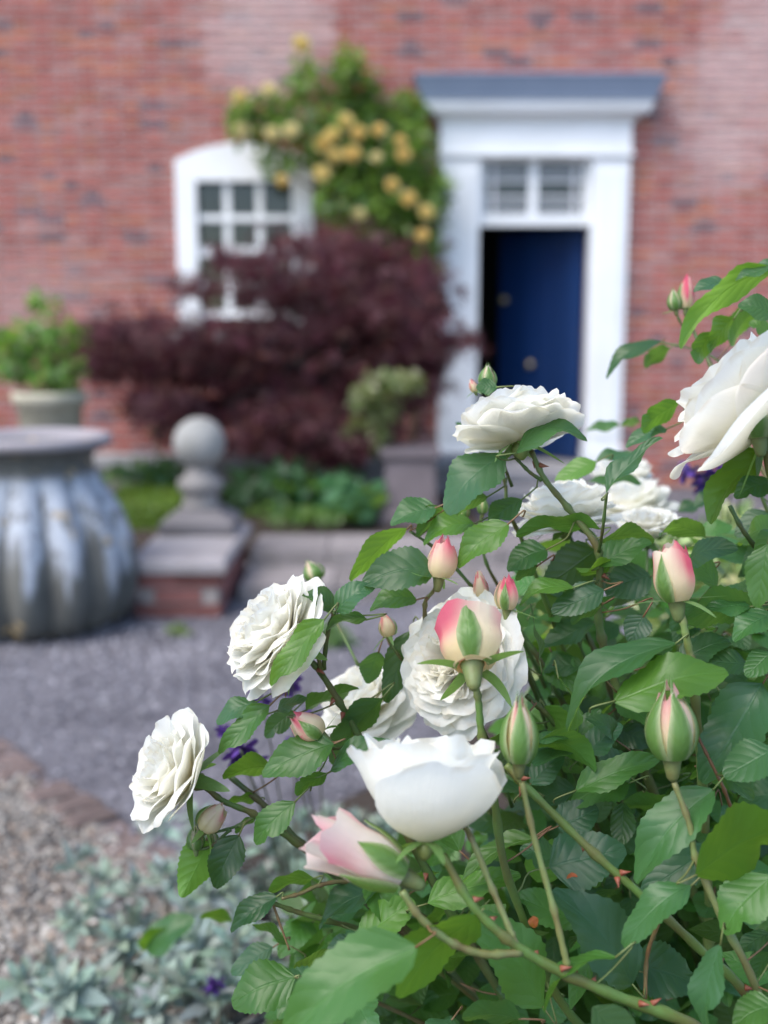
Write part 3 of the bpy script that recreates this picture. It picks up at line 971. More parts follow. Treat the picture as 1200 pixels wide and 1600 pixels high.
def make_bud(parent, pb, pt, wpx, d, mode='hug', pink=.6, opened=.0, label=None, loc0=Vector((0, 0, 0)), dd=0.0, seed=0, hip=True, cols=None, roll=0.0, hug=(0, 2), slen=.92, sw=.46, hs=.85):
    """bud from the base pixel (top of the hip) to the tip pixel"""
    rs_ = random.Random(seed + 99)
    b, t_ = at(*pb, d), at(*pt, d + dd)
    ax = (t_ - b); L = ax.length; ax.normalize()
    Rb = wpx / 2 / F * d
    root = link('rosebud', None, parent, Matrix.Translation(b - loc0) @ frame(ax, seed * 1.3 + roll))
    pk = (.80, .17, .26); cr_ = (.86, .79, .50)
    n = 5
    for i in range(n):
        phi = i * 2.39996 + rs_.uniform(-.2, .2)
        sc = 1 - .07 * i
        ph = rs_.uniform(0, 6)
        vs, us, ts, fs = [], [], [], []
        nu, nv = 10, 11
        lift = opened * (1 - i / n) * rs_.uniform(.5, 1.2)
        for j in range(nv + 1):
            for k in range(nu + 1):
                u = -1 + 2 * k / nu; v = j / nv
                ve = v * (1 - .16 * u * u)
                prof_ = math.sin(math.pi * min(.965, .16 + .80 * ve ** .92)) ** .72
                po = math.sin(math.pi * min(.5, .16 + .72 * ve)) ** .72
                ko = min(1, opened * .75) * (1 - .75 * i / n)
                prof_ = prof_ * (1 - ko) + po * ko
                r = Rb * sc * prof_ * (1 + .10 * u) + Rb * lift * max(0, ve - .55) ** 1.5 * 2.2
                zz = L * ve * (1 - .03 * i * (1 if i < 3 else -1)) + L * .05 * v ** 5 * math.sin(u * 6 + ph) + L * .02 * v ** 3 * math.sin(u * 13 + ph)
                r *= 1 + .05 * math.sin(u * 4 + ve * 5 + ph) * ve
                al = u * 1.25
                vs.append((r * math.cos(phi + al), r * math.sin(phi + al), zz)); us.append((u, v, ph))
                s_ = max(0, min(1, pink * (.15 + 1.3 * max(0, v - .2)) * (.55 + .6 * math.sin(u * 2.6 + ph)) + pink * .55 * (abs(u) > .75) * v))
                if cols: ts.append(lerp3(cols[0], cols[1], s_))
                else: s_ = s_ * s_ * (3 - 2 * s_); ts.append(lerp3(lerp3(cr_, (.90, .84, .70), v), pk, s_))
        for j in range(nv):
            for k in range(nu):
                a = j * (nu + 1) + k; fs.append((a, a + 1, a + nu + 2, a + nu + 1))
        MB().add(vs, fs, ts, us).build('petal', M['petal'], root, True)
    for k in range(5):
        ph = k * 1.2566 + rs_.uniform(-.1, .1)
        if mode == 'hug' or (mode == 'half' and k in hug):
            vs, us, fs = [], [], []
            nv, nu = 12, 4
            SL = 1.25 if mode == 'hug' else slen
            for j in range(nv + 1):
                v = j / nv; ve = min(1, v * SL)
                prof_ = math.sin(math.pi * min(.965, .16 + .80 * ve ** .92)) ** .72
                po = math.sin(math.pi * min(.5, .16 + .72 * ve)) ** .72
                ko = min(1, opened * .75) if mode != 'hug' else 0
                prof_ = prof_ * (1 - ko) + po * ko
                lf_ = Rb * opened * .8 * max(0, ve - .55) ** 1.5 * 2.2 if mode != 'hug' else 0
                ext = max(0, v * SL - 1)
                for i in range(nu + 1):
                    u = -1 + 2 * i / nu
                    hw = .66 * (1 - v) ** .6 if mode == 'hug' else sw * 1.3 * (1 - v) ** 1.15 * (.6 + 1.1 * v)
                    r = lf_ + Rb * (1.08 + .08 * (1 - abs(u))) * prof_ * (1 if ext == 0 else max(.3, 1 - ext * 2)) + .0008
                    vs.append((r * math.cos(ph + u * hw), r * math.sin(ph + u * hw), L * v * SL + .0)); us.append((u, v, 0))
            for j in range(nv):
                for i in range(nu):
                    a = j * (nu + 1) + i; fs.append((a, a + 1, a + nu + 2, a + nu + 1))
            MB().add(vs, fs, [lerp3((.105, .21, .05), (.42, .44, .27), (abs(u_[0]) ** 5) * .75) for u_ in us], us).build('sepal', M['small_leaf'], root, True)
        else:
            sepal(root, ph, Rb * .45, 0, L * rs_.uniform(.75, 1.0), R(95 + rs_.uniform(-25, 15)), R(110 + rs_.uniform(-35, 45)), Rb * .24, (.16, .27, .09))
    if hip:
        Rb *= hs if mode != 'hug' else .9
        MB().lathe([(Rb * .16, -Rb * 1.15), (Rb * .3, -Rb * .95), (Rb * .38, -Rb * .6), (Rb * .44, -Rb * .25), (Rb * .50, .0), (Rb * .58, Rb * .12)], 14, tint=(.13, .20, .07)).build('hip', M['stem'], root, True)
    if label: root['label'] = label
    return root, b - ax * Rb * 1.1

# yellow blooms of the climber
ypos = [(375, 153), (420, 142), (470, 70), (378, 205), (440, 282), (520, 212), (540, 190), (560, 208), (592, 205), (625, 222), (630, 242), (523, 244), (550, 242), (588, 247), (503, 272), (612, 290), (638, 312), (665, 332), (560, 336), (660, 368), (640, 422), (425, 210), (455, 205), (505, 225)]
for i, (a, b) in enumerate(ypos):
    p = on_y(a, b, 8.48) - clroot
    bm3 = MB()
    Rr = random.uniform(.05, .075)
    yel = random.choice([(.85, .64, .18), (.86, .72, .28), (.86, .80, .50)])
    for k in range(22):
        t = k / 21
        petal_grid(Rr, Rr * (1.05 - .4 * t), R(92 - 60 * t), R(70 - 75 * t), Rr * (.62 - .28 * t), Rr * .06, Rr * .2 * t, k * 2.4, nu=5, nv=5, mb=bm3, tint_fn=lambda u, v: lerp3(yel, (.87, .80, .52), .5 * v))
    o = bm3.build('bloom', M['petal'], cl, True)
    o.matrix_basis = Matrix.Translation(p) @ frame((random.uniform(-.4, .4), -1, random.uniform(.0, .7)))

# potted plant behind the urn
pc = on_y(78, 640, 6.6)
pot = empty('planter', (pc.x, pc.y, 0))
zt = on_y(78, 612, 6.6).z
MB().lathe([(.18, 0), (.18, .12), (.12, .18), (.12, .40), (.17, .46), (.17, .52)], 24, tint=(.35, .33, .30)).build('pedestal', M['stone'], pot, True)
MB().lathe([(.10, .52), (.14, .53), (.175, .62), (.195, zt - .08), (.215, zt - .075), (.225, zt - .02), (.215, zt), (.18, zt), (.17, zt - .06)], 28, tint=(.50, .46, .36)).build('bowl', M['stone'], pot, True)
tag(pot, 'cream stone planter on a foot standing behind the ribbed urn', 'planter')
leafy('potted_plant', 'bright green leafy plant growing in the cream planter', 'plant', [(30, 570, 55, 36), (90, 580, 45, 34), (60, 530, 60, 30), (105, 525, 30, 24), (70, 480, 30, 20), (25, 535, 40, 24), (85, 600, 30, 20)], 6.6, .4, .075, T_LEAF, (.05, .10), (.15, .28, .05), M['small_leaf'], zbase=zt - .05, alt=((.09, .17, .05), .35), stems=6)

# clipped hedge block
h0 = on_y(216, 800, 6.7)
hedge = empty('box_hedge', (h0.x, 6.9, .09))
hx0, hx1 = on_y(158, 800, 6.6).x - h0.x, on_y(277, 800, 6.6).x - h0.x
n = 5200
f_ = rng.random(n)
pp = np.stack([rng.uniform(hx0, hx1, n), rng.uniform(-.32, .36, n), rng.uniform(0, .17, n)], 1)
nn = np.zeros((n, 3))
top = f_ < .55; pp[top, 2] = .17 + rng.normal(size=top.sum()) * .008; nn[top, 2] = 1
fr = (f_ >= .55) & (f_ < .8); pp[fr, 1] = -.32 + rng.normal(size=fr.sum()) * .008; nn[fr, 1] = -1
lf = (f_ >= .8) & (f_ < .9); pp[lf, 0] = hx0; nn[lf, 0] = -1
rg = f_ >= .9; pp[rg, 0] = hx1; nn[rg, 0] = 1
o = scatter('foliage', T_ROUND, pp, nn + rng.normal(size=(n, 3)) * .45, rng.uniform(.018, .032, n), jit((.16, .24, .035), n, .3), M['small_leaf'], hedge); o['kind'] = 'stuff'
MB().box(hx0 + .015, hx1 - .015, -.3, .34, 0, .155, (.05, .06, .02)).build('twigs', M['bark'], hedge)
tag(hedge, 'low clipped lime-green box hedge between urn and ball finial', 'hedge')

# border plants in front of the low wall
leafy('hosta', 'blue-green leafy clump in the border behind the kerb step', 'plant', [(520, 775, 60, 30), (480, 790, 50, 20), (560, 785, 40, 22)], 6.9, .5, .10, T_ROUND, (.09, .15), (.055, .15, .065), M['small_leaf'], stems=4)
leafy('fern_clump', 'dark green fern-like clump right behind the ball finial', 'plant', [(400, 755, 40, 26), (450, 750, 50, 24), (380, 775, 30, 18)], 7.0, .5, .13, T_NARROW, (.08, .15), (.03, .085, .035), M['small_leaf'], stems=4)
leafy('ivy_clump', 'dark green ivy clump behind the clipped lime hedge', 'plant', [(255, 742, 50, 20), (215, 738, 60, 14), (300, 760, 30, 22)], 7.45, .4, .14, T_ROUND, (.05, .08), (.03, .09, .04), M['small_leaf'], stems=3)
leafy('low_herb', 'small mid-green herb creeping along the kerb step', 'plant', [(430, 800, 60, 12), (500, 805, 60, 10)], 6.4, .3, .12, T_LEAF, (.04, .07), (.08, .15, .03), M['small_leaf'], stems=3)
leafy('wall_seedling', 'tiny green seedling in the shaded wall above the low coping', 'plant', [(248, 665, 12, 22)], 7.95, .1, .25, T_LEAF, (.05, .08), (.03, .09, .04), M['small_leaf'], stems=2, zbase=.36)
leafy('lime_shrub', 'pale lime-green plant spilling over the stone pedestal', 'plant', [(610, 600, 42, 22), (575, 615, 25, 25), (600, 640, 26, 26), (560, 670, 26, 16), (640, 595, 20, 18), (595, 680, 16, 16)], 6.9, .25, .2, T_LEAF, (.05, .085), (.20, .21, .10), M['small_leaf'], stems=4, zbase=.5)

# ------------------------------------------------------------------ the rose bush in front
BL0 = Vector((.55, 1.35, .008))
bush = empty('rose_bush', BL0)
tag(bush, 'white rose bush with pink-tipped buds filling the right foreground', 'rose bush')

def leaf_mesh(arch, wave, seed, nu=6, nv=24, half=.5):
    rs_ = random.Random(seed)
    vs, us, fs = [], [], []
    p1, p2 = rs_.uniform(0, 6), rs_.uniform(0, 6)
    skew = rs_.uniform(-.08, .08); fold = rs_.uniform(.06, .26); pw = rs_.uniform(.66, .92); bite = (rs_.uniform(.3, .8), rs_.choice((-1, 1))) if rs_.random() < .25 else None; tw = rs_.uniform(-.25, .25)
    for j in range(nv + 1):
        v = j / nv
        hw = half * max(0.0, math.sin(math.pi * v ** pw)) ** .72 * (1 - .12 * v)
        tooth = 1 + (.05 if j % 2 else -.035) * (1 if .06 < v < .97 else 0)
        cz = 4 * arch * v * (1 - v) + .015 * math.sin(v * 7 + p1)
        cx = skew * math.sin(v * math.pi)
        for i in range(nu + 1):
            u = -1 + 2 * i / nu
            e = tooth if abs(u) > .99 else 1
            if bite and u * bite[1] > .6: e *= 1 - .38 * math.exp(-((v - bite[0]) / .05) ** 2)
            x = cx + u * hw * e
            y = v + (.03 * abs(u) if 0 < j < nv else 0)
            zz = cz + fold * abs(u) * hw * .8 + wave * math.sin(v * 9 + p2 + (1.5 if u > 0 else 0)) * abs(u) ** 1.5 * hw - .18 * arch * u * u * hw + tw * u * hw * (v - .4)
            vs.append((x, y, zz)); us.append((u, v, seed))
    for j in range(nv):
        for i in range(nu):
            a = j * (nu + 1) + i
            fs.append((a, a + 1, a + nu + 2, a + nu + 1))
    me = MB().add(vs, fs, (1, 1, 1), us).mesh('rose_leaf', True)
    me.materials.append(M['leaf'])
    return me
LM = {a: [leaf_mesh(a, random.uniform(.06, .16), 10 * k + int(a * 100)) for k in range(8)] for a in (.02, .08, .18, .32)}
leaf_count = 0
leaf_bases = []
GREENS = [(.044, .128, .040), (.058, .155, .034), (.036, .105, .046), (.080, .185, .028), (.032, .092, .036)]
def put_leaf(base, axis, normal, L, Wd, arch=.08, col=None, parent=None):
    global leaf_count
    a = axis.normalized(); n_ = (normal - a * normal.dot(a)).normalized(); l_ = a.cross(n_)
    key = min(LM, key=lambda k: abs(k - arch))
    me = random.choice(LM[key])
    mt = Matrix((l_ * Wd, a * L, n_ * L)).transposed().to_4x4()
    o = link('leaf', me, parent or bush, Matrix.Translation(base - BL0) @ mt)
    c = col or random.choice(GREENS); f_ = random.uniform(.75, 1.25)
    o.color = (c[0] * f_, c[1] * f_, c[2] * f_, 1)
    leaf_count += 1
    leaf_bases.append((base.copy(), a.copy()))
    return o
def hero(x0, y0, x1, y1, w, d, roll=30, arch=.08, dd=0.0, col=None):
    b, t = at(x0, y0, d), at(x1, y1, d + dd)
    a = (t - b); L = a.length; a.normalize()
    view = (CAM - (b + t) / 2).normalized()
    n0 = (view - a * view.dot(a)).normalized()
    u_ = a.cross(n0)
    if u_.z < 0: u_ = -u_
    rr = R(roll)
    n_ = n0 * math.cos(rr) + u_ * math.sin(rr)
    Wd = w * 1.1 / F * d / max(.35, abs(math.cos(rr)))
    Wd = min(Wd, L * .95)
    return put_leaf(b, a, n_, L, Wd, arch, col)
TEAL = (.030, .095, .050); DARK = (.016, .058, .022); MIDG = (.050, .15, .025); YG = (.085, .20, .020)
heroes = [
    # centre top, round the upright rose
    (789, 707, 697, 802, 66, 1.08, 38, .10), (762, 776, 714, 806, 30, 1.10, 122, .18), (806, 708, 918, 690, 28, 1.05, 58, .32), (682, 793, 610, 820, 40, 1.12, 42, .08),
    (697, 795, 652, 838, 30, 1.13, 122, .08), (637, 826, 549, 910, 34, 1.14, 124, .10), (742, 818, 662, 852, 34, 1.12, 45, .18), (816, 780, 764, 823, 36, 1.10, 40, .10),
    (795, 818, 715, 887, 46, 1.06, 32, .08), (678, 888, 566, 912, 64, 1.06, 28, .08), (524, 955, 586, 917, 38, 1.06, 35, .18), (522, 955, 472, 930, 32, 1.06, 45, .18),
    (652, 937, 578, 955, 34, 1.08, 40, .18), (855, 858, 793, 892, 42, 1.10, 35, .10), (840, 884, 806, 907, 22, 1.11, 120, .08), (932, 858, 848, 918, 66, 1.14, 172, .02, 0, DARK),
    (938, 844, 1022, 846, 30, 1.12, 116, .10), (936, 886, 1018, 848, 38, 1.10, 35, .10), (938, 826, 806, 836, 24, 1.10, 112, .10), (1018, 900, 946, 928, 58, 1.12, 15, .02, 0, TEAL),
    (897, 918, 812, 948, 24, 1.08, 52, .18), (944, 922, 862, 958, 46, 1.08, 26, .08), (942, 944, 892, 974, 22, 1.10, 120, .08), (1006, 962, 984, 1006, 44, 1.10, 8, .02, 0, TEAL),
    (1058, 1004, 886, 1142, 46, .98, 46, .18), (1182, 944, 1072, 968, 58, 1.04, 126, .08), (1172, 948, 1098, 956, 28, 1.03, 50, .08), (1206, 958, 1146, 1002, 42, 1.0, 38, .08),
    (1060, 1036, 1142, 1004, 42, 1.05, 40, .18), (1168, 1040, 1100, 1034, 38, 1.02, 42, .10), (1206, 1020, 1166, 1058, 42, 1.0, 36, .08), (958, 1096, 1137, 1048, 74, .94, 38, .10),
    (962, 1080, 1022, 1145, 46, .97, 126, .10), (1192, 1068, 1098, 1224, 88, 1.02, 18, .08, 0, TEAL), (1212, 1172, 1132, 1216, 68, .92, 38, .08), (898, 1236, 1030, 1184, 44, 1.05, 28, .08),
    (838, 1160, 930, 1206, 42, 1.04, 124, .18), (838, 1160, 888, 1154, 18, 1.04, 50, .18), (828, 1226, 880, 1176, 42, 1.08, 25, .08), (893, 1166, 938, 1108, 36, 1.10, 18, .08),
    (918, 1176, 972, 1132, 42, 1.08, 28, .08, 0, TEAL), (965, 1138, 1015, 1166, 38, 1.14, 10, .02, 0, DARK), (1116, 1232, 993, 1380, 74, .93, 24, .08), (1086, 1368, 1244, 1296, 100, .86, 126, .10, 0, YG),
    (870, 1292, 934, 1262, 58, 1.08, 20, .08, 0, TEAL), (858, 1356, 978, 1328, 84, 1.05, 20, .08, 0, TEAL), (872, 1346, 812, 1328, 46, 1.08, 25, .08), (990, 1540, 862, 1392, 92, .98, 26, .10, 0, TEAL), (850, 1575, 738, 1425, 88, 1.0, 24, .10), (905, 1440, 800, 1400, 54, 1.04, 30, .08),
    (1080, 1384, 976, 1482, 54, .88, 34, .18), (1112, 1324, 1002, 1398, 62, 1.05, 12, .08, 0, TEAL), (1208, 1368, 1130, 1458, 78, .88, 24, .08), (983, 1508, 1090, 1542, 78, 1.05, 10, .08, 0, DARK),
    (1126, 1474, 1104, 1612, 48, .86, 40, .10), (1206, 1488, 1176, 1534, 36, .95, 126, .08), (1202, 1458, 1152, 1492, 28, .95, 40, .08), (1214, 1572, 1146, 1604, 54, .86, 38, .08), (964, 1494, 850, 1582, 20, .84, 66, .18, 0, MIDG),
    # lower left of the bush
    (652, 1478, 440, 1625, 118, .74, 26, .06), (748, 1428, 622, 1558, 78, .80, 126, .08, 0, YG), (558, 1472, 648, 1408, 58, 1.08, 24, .08), (668, 1412, 814, 1368, 46, 1.06, 30, .08),
    (834, 1308, 722, 1378, 28, 1.04, 52, .10), (814, 1592, 722, 1588, 44, .9, 115, .10), (327, 1314, 283, 1402, 58, 1.10, 168, .06, 0, (.11, .25, .035)), (374, 1304, 336, 1388, 50, 1.08, 10, .08, 0, DARK),
    (462, 1252, 398, 1318, 44, 1.06, 18, .10), (522, 1162, 410, 1212, 58, 1.05, 24, .08), (512, 1208, 462, 1242, 24, 1.06, 122, .08), (516, 1206, 622, 1164, 36, 1.06, 40, .18),
    (402, 1096, 338, 1130, 30, 1.08, 40, .08), (422, 1102, 343, 1178, 36, 1.07, 28, .10), (434, 1110, 480, 1092, 20, 1.10, 62, .10, 0, MIDG), (478, 1110, 562, 1078, 28, 1.12, 108, .10),
    (598, 1090, 518, 1194, 42, 1.10, 132, .08), (460, 1110, 414, 1152, 32, 1.14, 10, .08, 0, DARK), (428, 1198, 348, 1216, 34, 1.12, 116, .10), (402, 1248, 356, 1256, 22, 1.14, 112, .08),
    (400, 1278, 368, 1302, 20, 1.12, 110, .08), (642, 985, 604, 1098, 44, 1.13, 15, .08, 0, DARK), (592, 1018, 574, 1068, 36, 1.14, 140, .08), (507, 968, 424, 1072, 42, .985, 28, .08),
    (574, 968, 511, 986, 18, 1.06, 112, .18), (492, 1372, 420, 1394, 30, 1.10, 108, .08), (434, 1400, 360, 1456, 34, 1.08, 30, .10, 0, DARK), (450, 1476, 394, 1444, 44, 1.14, 105, .08, 0, MIDG),
    (427, 1480, 362, 1522, 36, 1.18, 30, .08), (462, 1526, 362, 1570, 72, 1.06, 18, .06, 0, MIDG), (462, 1528, 514, 1484, 32, 1.10, 108, .08, 0, DARK), (598, 1384, 498, 1452, 38, 1.10, 55, .10, 0, DARK),
    (557, 1470, 508, 1502, 42, 1.12, 20, .08, 0, TEAL), (364, 1440, 312, 1434, 18, 1.40, 112, .08, 0, YG), (228, 1484, 304, 1434, 46, 1.75, 40, .10), (222, 1486, 262, 1450, 26, 1.75, 125, .10, 0, YG),
    (640, 1330, 560, 1372, 40, 1.12, 30, .08), (700, 1480, 640, 1530, 50, 1.1, 25, .08, 0, DARK), (600, 1500, 560, 1570, 44, 1.1, 20, .08),
    # top right
    (1215, 420, 1066, 548, 40, .86, 124, .18, 0, YG), (1216, 414, 1150, 440, 20, .86, 55, .10), (1137, 444, 1084, 456, 20, 1.2, 60, .10), (1206, 492, 1153, 478, 36, 1.05, 35, .10),
    (1034, 533, 948, 592, 24, 1.38, 45, .18), (1047, 544, 1006, 572, 24, 1.36, 124, .08), (1112, 518, 1088, 568, 30, 1.2, 130, .08, 0, MIDG), (1147, 498, 1110, 552, 30, 1.2, 126, .08, 0, YG),
    (1062, 628, 1003, 674, 32, 1.2, 126, .08, 0, MIDG), (1042, 670, 978, 700, 24, 1.22, 45, .08), (968, 664, 916, 674, 16, 1.6, 45, .08), (1000, 660, 970, 664, 14, 1.5, 120, .08), (948, 772, 1037, 686, 24, 1.02, 52, .08),
    (932, 722, 868, 754, 30, 1.25, 40, .10), (930, 722, 1002, 714, 16, 1.4, 55, .10), (918, 753, 1002, 756, 16, 1.4, 55, .10), (1192, 704, 1108, 818, 48, 1.0, 126, .08, 0, YG), (1208, 752, 1148, 778, 38, 1.0, 32, .08),
    (1128, 776, 1084, 792, 28, 1.4, 35, .08, 0, DARK), (1090, 790, 1060, 800, 24, 1.5, 35, .08, 0, DARK), (1200, 850, 1184, 950, 50, .95, 25, .08), (1140, 540, 1200, 470, 34, 1.3, 126, .08, 0, MIDG),
    (1205, 520, 1170, 505, 26, 1.2, 40, .08), (735, 690, 712, 660, 18, 1.3, 40, .08), (778, 605, 744, 606, 24, 1.12, 35, .02),
    (1085, 835, 1145, 822, 26, 1.3, 35, .08), (1190, 880, 1110, 868, 30, 1.25, 40, .08), (1100, 850, 1180, 836, 26, 1.35, 40, .10), (1200, 800, 1150, 840, 36, 1.2, 30, .08),
]
for h in heroes:
    hero(*h)

# stems: photo points with distance, then down to the root crown
G1, G2, BR = (.10, .20, .045), (.065, .135, .035), (.14, .085, .045)
def stem(pts, r0, r1, col=G2, root=True, thorns=0, name='stem'):
    P = [at(*p) for p in pts]
    if root:
        e = P[-1]
        t = (P[-1] - P[-2]).normalized()
        g = BL0 + Vector((random.uniform(-.14, .14), random.uniform(-.12, .12), 0))
        P.append(e + t * .10 + (g - e) * .12)
        P.append(e.lerp(g, .6) + Vector((.0, .03, 0)))
        P.append(g)
    pth = smooth_path(P, 7)
    n_ = len(pth)
    mb = MB().tube([p - BL0 for p in pth], [(r0 + (r1 - r0) * k / (n_ - 1)) * (1 + .10 * math.sin(k * 1.9) + (.28 if k % 9 == 5 else 0)) for k in range(n_)], 9, [lerp3(col, BR, max(0, .45 * math.sin(k * .6 + len(pts)) - .05)) for k in range(n_) for _ in range(9)])
    o = mb.build(name, M['stem'], bush, True)
    for k in range(thorns):
        i = random.randrange(2, n_ - 2)
        p, t = pth[i], (pth[i + 1] - pth[i - 1]).normalized()
        s_ = t.orthogonal().normalized(); s_.rotate(Matrix.Rotation(random.uniform(0, 6.28), 3, t))
        r = r0 + (r1 - r0) * i / (n_ - 1)
        q = p + s_ * r * .8
        tip = q + s_ * .0085 + t * .005
        tm = MB().tube([q - BL0, q.lerp(tip, .5) - BL0, tip - BL0], [.0034, .0016, .0001], 6, (.24, .10, .06))
        tm.build('thorn', M['stem'], o, True)
    for q in pth[::2]: stem_pts.append(q)
    return o
stem_pts = []
stem([(692, 1335, .80), (735, 1410, .80), (790, 1465, .81), (860, 1510, .83), (960, 1555, .86), (1100, 1612, .90)], .0033, .0068, G1, thorns=16)
stem([(628, 1392, .78), (660, 1437, .78), (710, 1475, .79), (760, 1491, .80), (815, 1488, .815)], .003, .0036, (.14, .21, .07), False)
stem([(726, 1290, .84), (742, 1322, .82), (770, 1390, .82), (795, 1448, .815), (806, 1476, .814)], .0025, .003, (.16, .22, .08), False)
stem([(815, 1222, .84), (835, 1310, .84), (865, 1420, .835), (882, 1490, .834), (890, 1524, .838)], .0026, .003, (.16, .24, .08), False)
stem([(790, 1195, .94), (828, 1235, .93), (930, 1335, .93), (1010, 1405, .94), (1090, 1480, .97), (1170, 1560, 1.0)], .0034, .0052, G1, thorns=12)
stem([(1053, 1222, .90), (1078, 1290, .90), (1087, 1340, .90), (1130, 1440, .90), (1180, 1540, .92)], .0026, .0045, (.15, .22, .08))
stem([(476, 1022, 1.08), (500, 1050, 1.09), (530, 1097, 1.10), (560, 1150, 1.11), (590, 1210, 1.12), (650, 1330, 1.14), (720, 1450, 1.16)], .0028, .006, G2, thorns=7)
stem([(523, 955, 1.06), (513, 985, 1.07), (505, 1045, 1.09)], .0018, .0026, G2, False)
stem([(492, 1000, 1.07), (498, 1030, 1.08), (504, 1055, 1.09)], .0018, .0022, G2, False)
stem([(318, 1228, 1.08), (350, 1252, 1.09), (395, 1271, 1.10), (440, 1300, 1.12), (520, 1360, 1.15), (620, 1440, 1.2)], .0026, .005, G2)
stem([(358, 1212, 1.14), (417, 1262, 1.14), (470, 1318, 1.15), (560, 1400, 1.18), (660, 1480, 1.22)], .003, .006, (.07, .12, .05))
stem([(830, 704, 1.09), (850, 747, 1.09), (887, 793, 1.10), (930, 850, 1.10), (937, 890, 1.11), (934, 950, 1.12), (942, 1005, 1.13), (962, 1070, 1.15)], .0026, .006, (.11, .19, .06), thorns=7)
stem([(806, 716, 1.08), (828, 738, 1.085), (846, 750, 1.09)], .0016, .002, G2, False)
stem([(1062, 945, 1.0), (1070, 985, 1.0), (1079, 1028, 1.01), (1084, 1070, 1.02), (1092, 1160, 1.06), (1102, 1300, 1.12)], .0032, .0055, (.16, .26, .08))
stem([(741, 1058, .95), (748, 1100, .95), (753, 1150, .96), (772, 1250, .98), (804, 1400, 1.02)], .003, .005, G1)
stem([(948, 772, 1.03), (942, 825, 1.06), (936, 862, 1.1)], .0014, .0018, G2, False)
stem([(1196, 686, .95), (1200, 720, .96), (1218, 820, 1.0), (1232, 900, 1.05)], .0035, .006, G1)
stem([(1140, 790, 1.1), (1162, 830, 1.1), (1192, 872, 1.12), (1240, 950, 1.15)], .0022, .004, G2)
stem([(812, 985, 1.2), (842, 1030, 1.2), (872, 1082, 1.21), (900, 1150, 1.24)], .0028, .005, G2)
stem([(908, 970, 1.25), (928, 1015, 1.25), (946, 1055, 1.26), (966, 1120, 1.28)], .0028, .005, (.08, .13, .05))
stem([(822, 1086, 1.12), (850, 1112, 1.12), (882, 1148, 1.13), (930, 1200, 1.16)], .0028, .004, G2)
stem([(1088, 1146, .98), (1110, 1190, .98), (1132, 1235, .98), (1150, 1285, .99)], .0014, .0018, BR, False)
stem([(440, 1404, 1.08), (470, 1396, 1.09), (500, 1383, 1.10), (545, 1379, 1.12), (610, 1405, 1.16)], .0018, .003, (.12, .13, .05))
stem([(426, 1411, 1.08), (465, 1425, 1.10), (510, 1438, 1.12), (600, 1470, 1.18)], .0022, .004, (.12, .2, .06))
stem([(426, 1411, 1.08), (438, 1445, 1.08), (452, 1484, 1.08)], .0014, .001, (.16, .13, .06), False)
stem([(462, 1526, 1.06), (490, 1530, 1.08), (540, 1545, 1.12), (620, 1580, 1.2)], .0016, .003, (.14, .14, .06))
stem([(1008, 1560, 1.0), (1012, 1490, 1.0), (1036, 1425, .955)], .002, .002, (.2, .17, .07), False)
stem([(690, 905, 1.07), (676, 925, 1.08), (664, 945, 1.09), (670, 1000, 1.12), (700, 1100, 1.18)], .0016, .004, (.15, .2, .07))
stem([(640, 830, 1.14), (690, 865, 1.15), (740, 920, 1.16), (790, 980, 1.18), (830, 1060, 1.2)], .0014, .004, G2)
stem([(790, 950, 1.06), (800, 985, 1.08), (815, 1030, 1.12), (850, 1120, 1.2)], .0018, .004, G2)
stem([(782, 725, 1.15), (790, 760, 1.15), (795, 800, 1.15), (830, 880, 1.18)], .0016, .0035, G1)
stem([(752, 790, 1.2), (752, 830, 1.2), (760, 880, 1.2), (800, 960, 1.22)], .0012, .003, G2)
stem([(1072, 480, 1.3), (1085, 520, 1.3), (1110, 570, 1.28), (1160, 680, 1.25), (1220, 800, 1.22)], .0016, .004, G2)
stem([(1210, 420, .9), (1225, 520, .95), (1240, 700, 1.0)], .002, .004, G2)
stem([(1030, 535, 1.38), (1080, 545, 1.34), (1130, 570, 1.3), (1200, 650, 1.26)], .0012, .002, G2)
stem([(1062, 630, 1.2), (1090, 650, 1.2), (1140, 700, 1.2), (1200, 800, 1.2)], .0012, .003, G2)

# roses in bloom
A_ = lambda px, py, d: at(px, py, d)
ends = []
def rose_at(px, py, d, axis, Rr, **k):
    return make_rose(bush, at(px, py, d), axis, Rr, loc0=BL0, **k)
rose_at(421, 984, 1.07, (-.74, -.22, .64), .060, n_out=18, n_in=40, label='wide open ruffled white rose tilted to the left', seed=1, ruffle=1.3)
rose_at(268, 1205, 1.08, (-.75, -.36, .50), .063, n_out=16, n_in=16, label='white rose in side view, lowest on the left edge', seed=2, ruffle=1.2, openness=.74)
rose_at(712, 1030, 1.08, (-.68, -.58, .36), .066, n_out=18, n_in=44, label='ruffled white rose behind the big pink bud', seed=3, ruffle=1.4, openness=.9)
rose_at(808, 660, 1.08, (-.10, .40, .92), .058, n_out=18, n_in=44, label='flat white rose held upright before the blue door', seed=4, openness=.86, ruffle=1.5)
rose_at(1160, 632, .97, (-.68, .36, .62), .088, n_out=13, n_in=14, label='large white rose seen from behind at the right edge', seed=5, openness=.80, ruffle=.6, pink=.3)
r6, _ = make_rose(bush, at(664, 1316, .80), (.04, .40, .92), .049, n_out=5, n_in=6, cup=True, loc0=BL0, seed=6, origin_is_base=True, label='blurred cup-shaped white rose nearest the lens', ruffle=1.7, roll=1.75)
rose_at(880, 790, 1.2, (-.10, .10, 1.0), .058, n_out=15, n_in=28, label='white rose half hidden behind a slanting stem', seed=8)
rose_at(990, 780, 1.55, (-.2, -.05, .9), .056, n_out=13, n_in=20, label='soft-focus white rose between two others', seed=9)
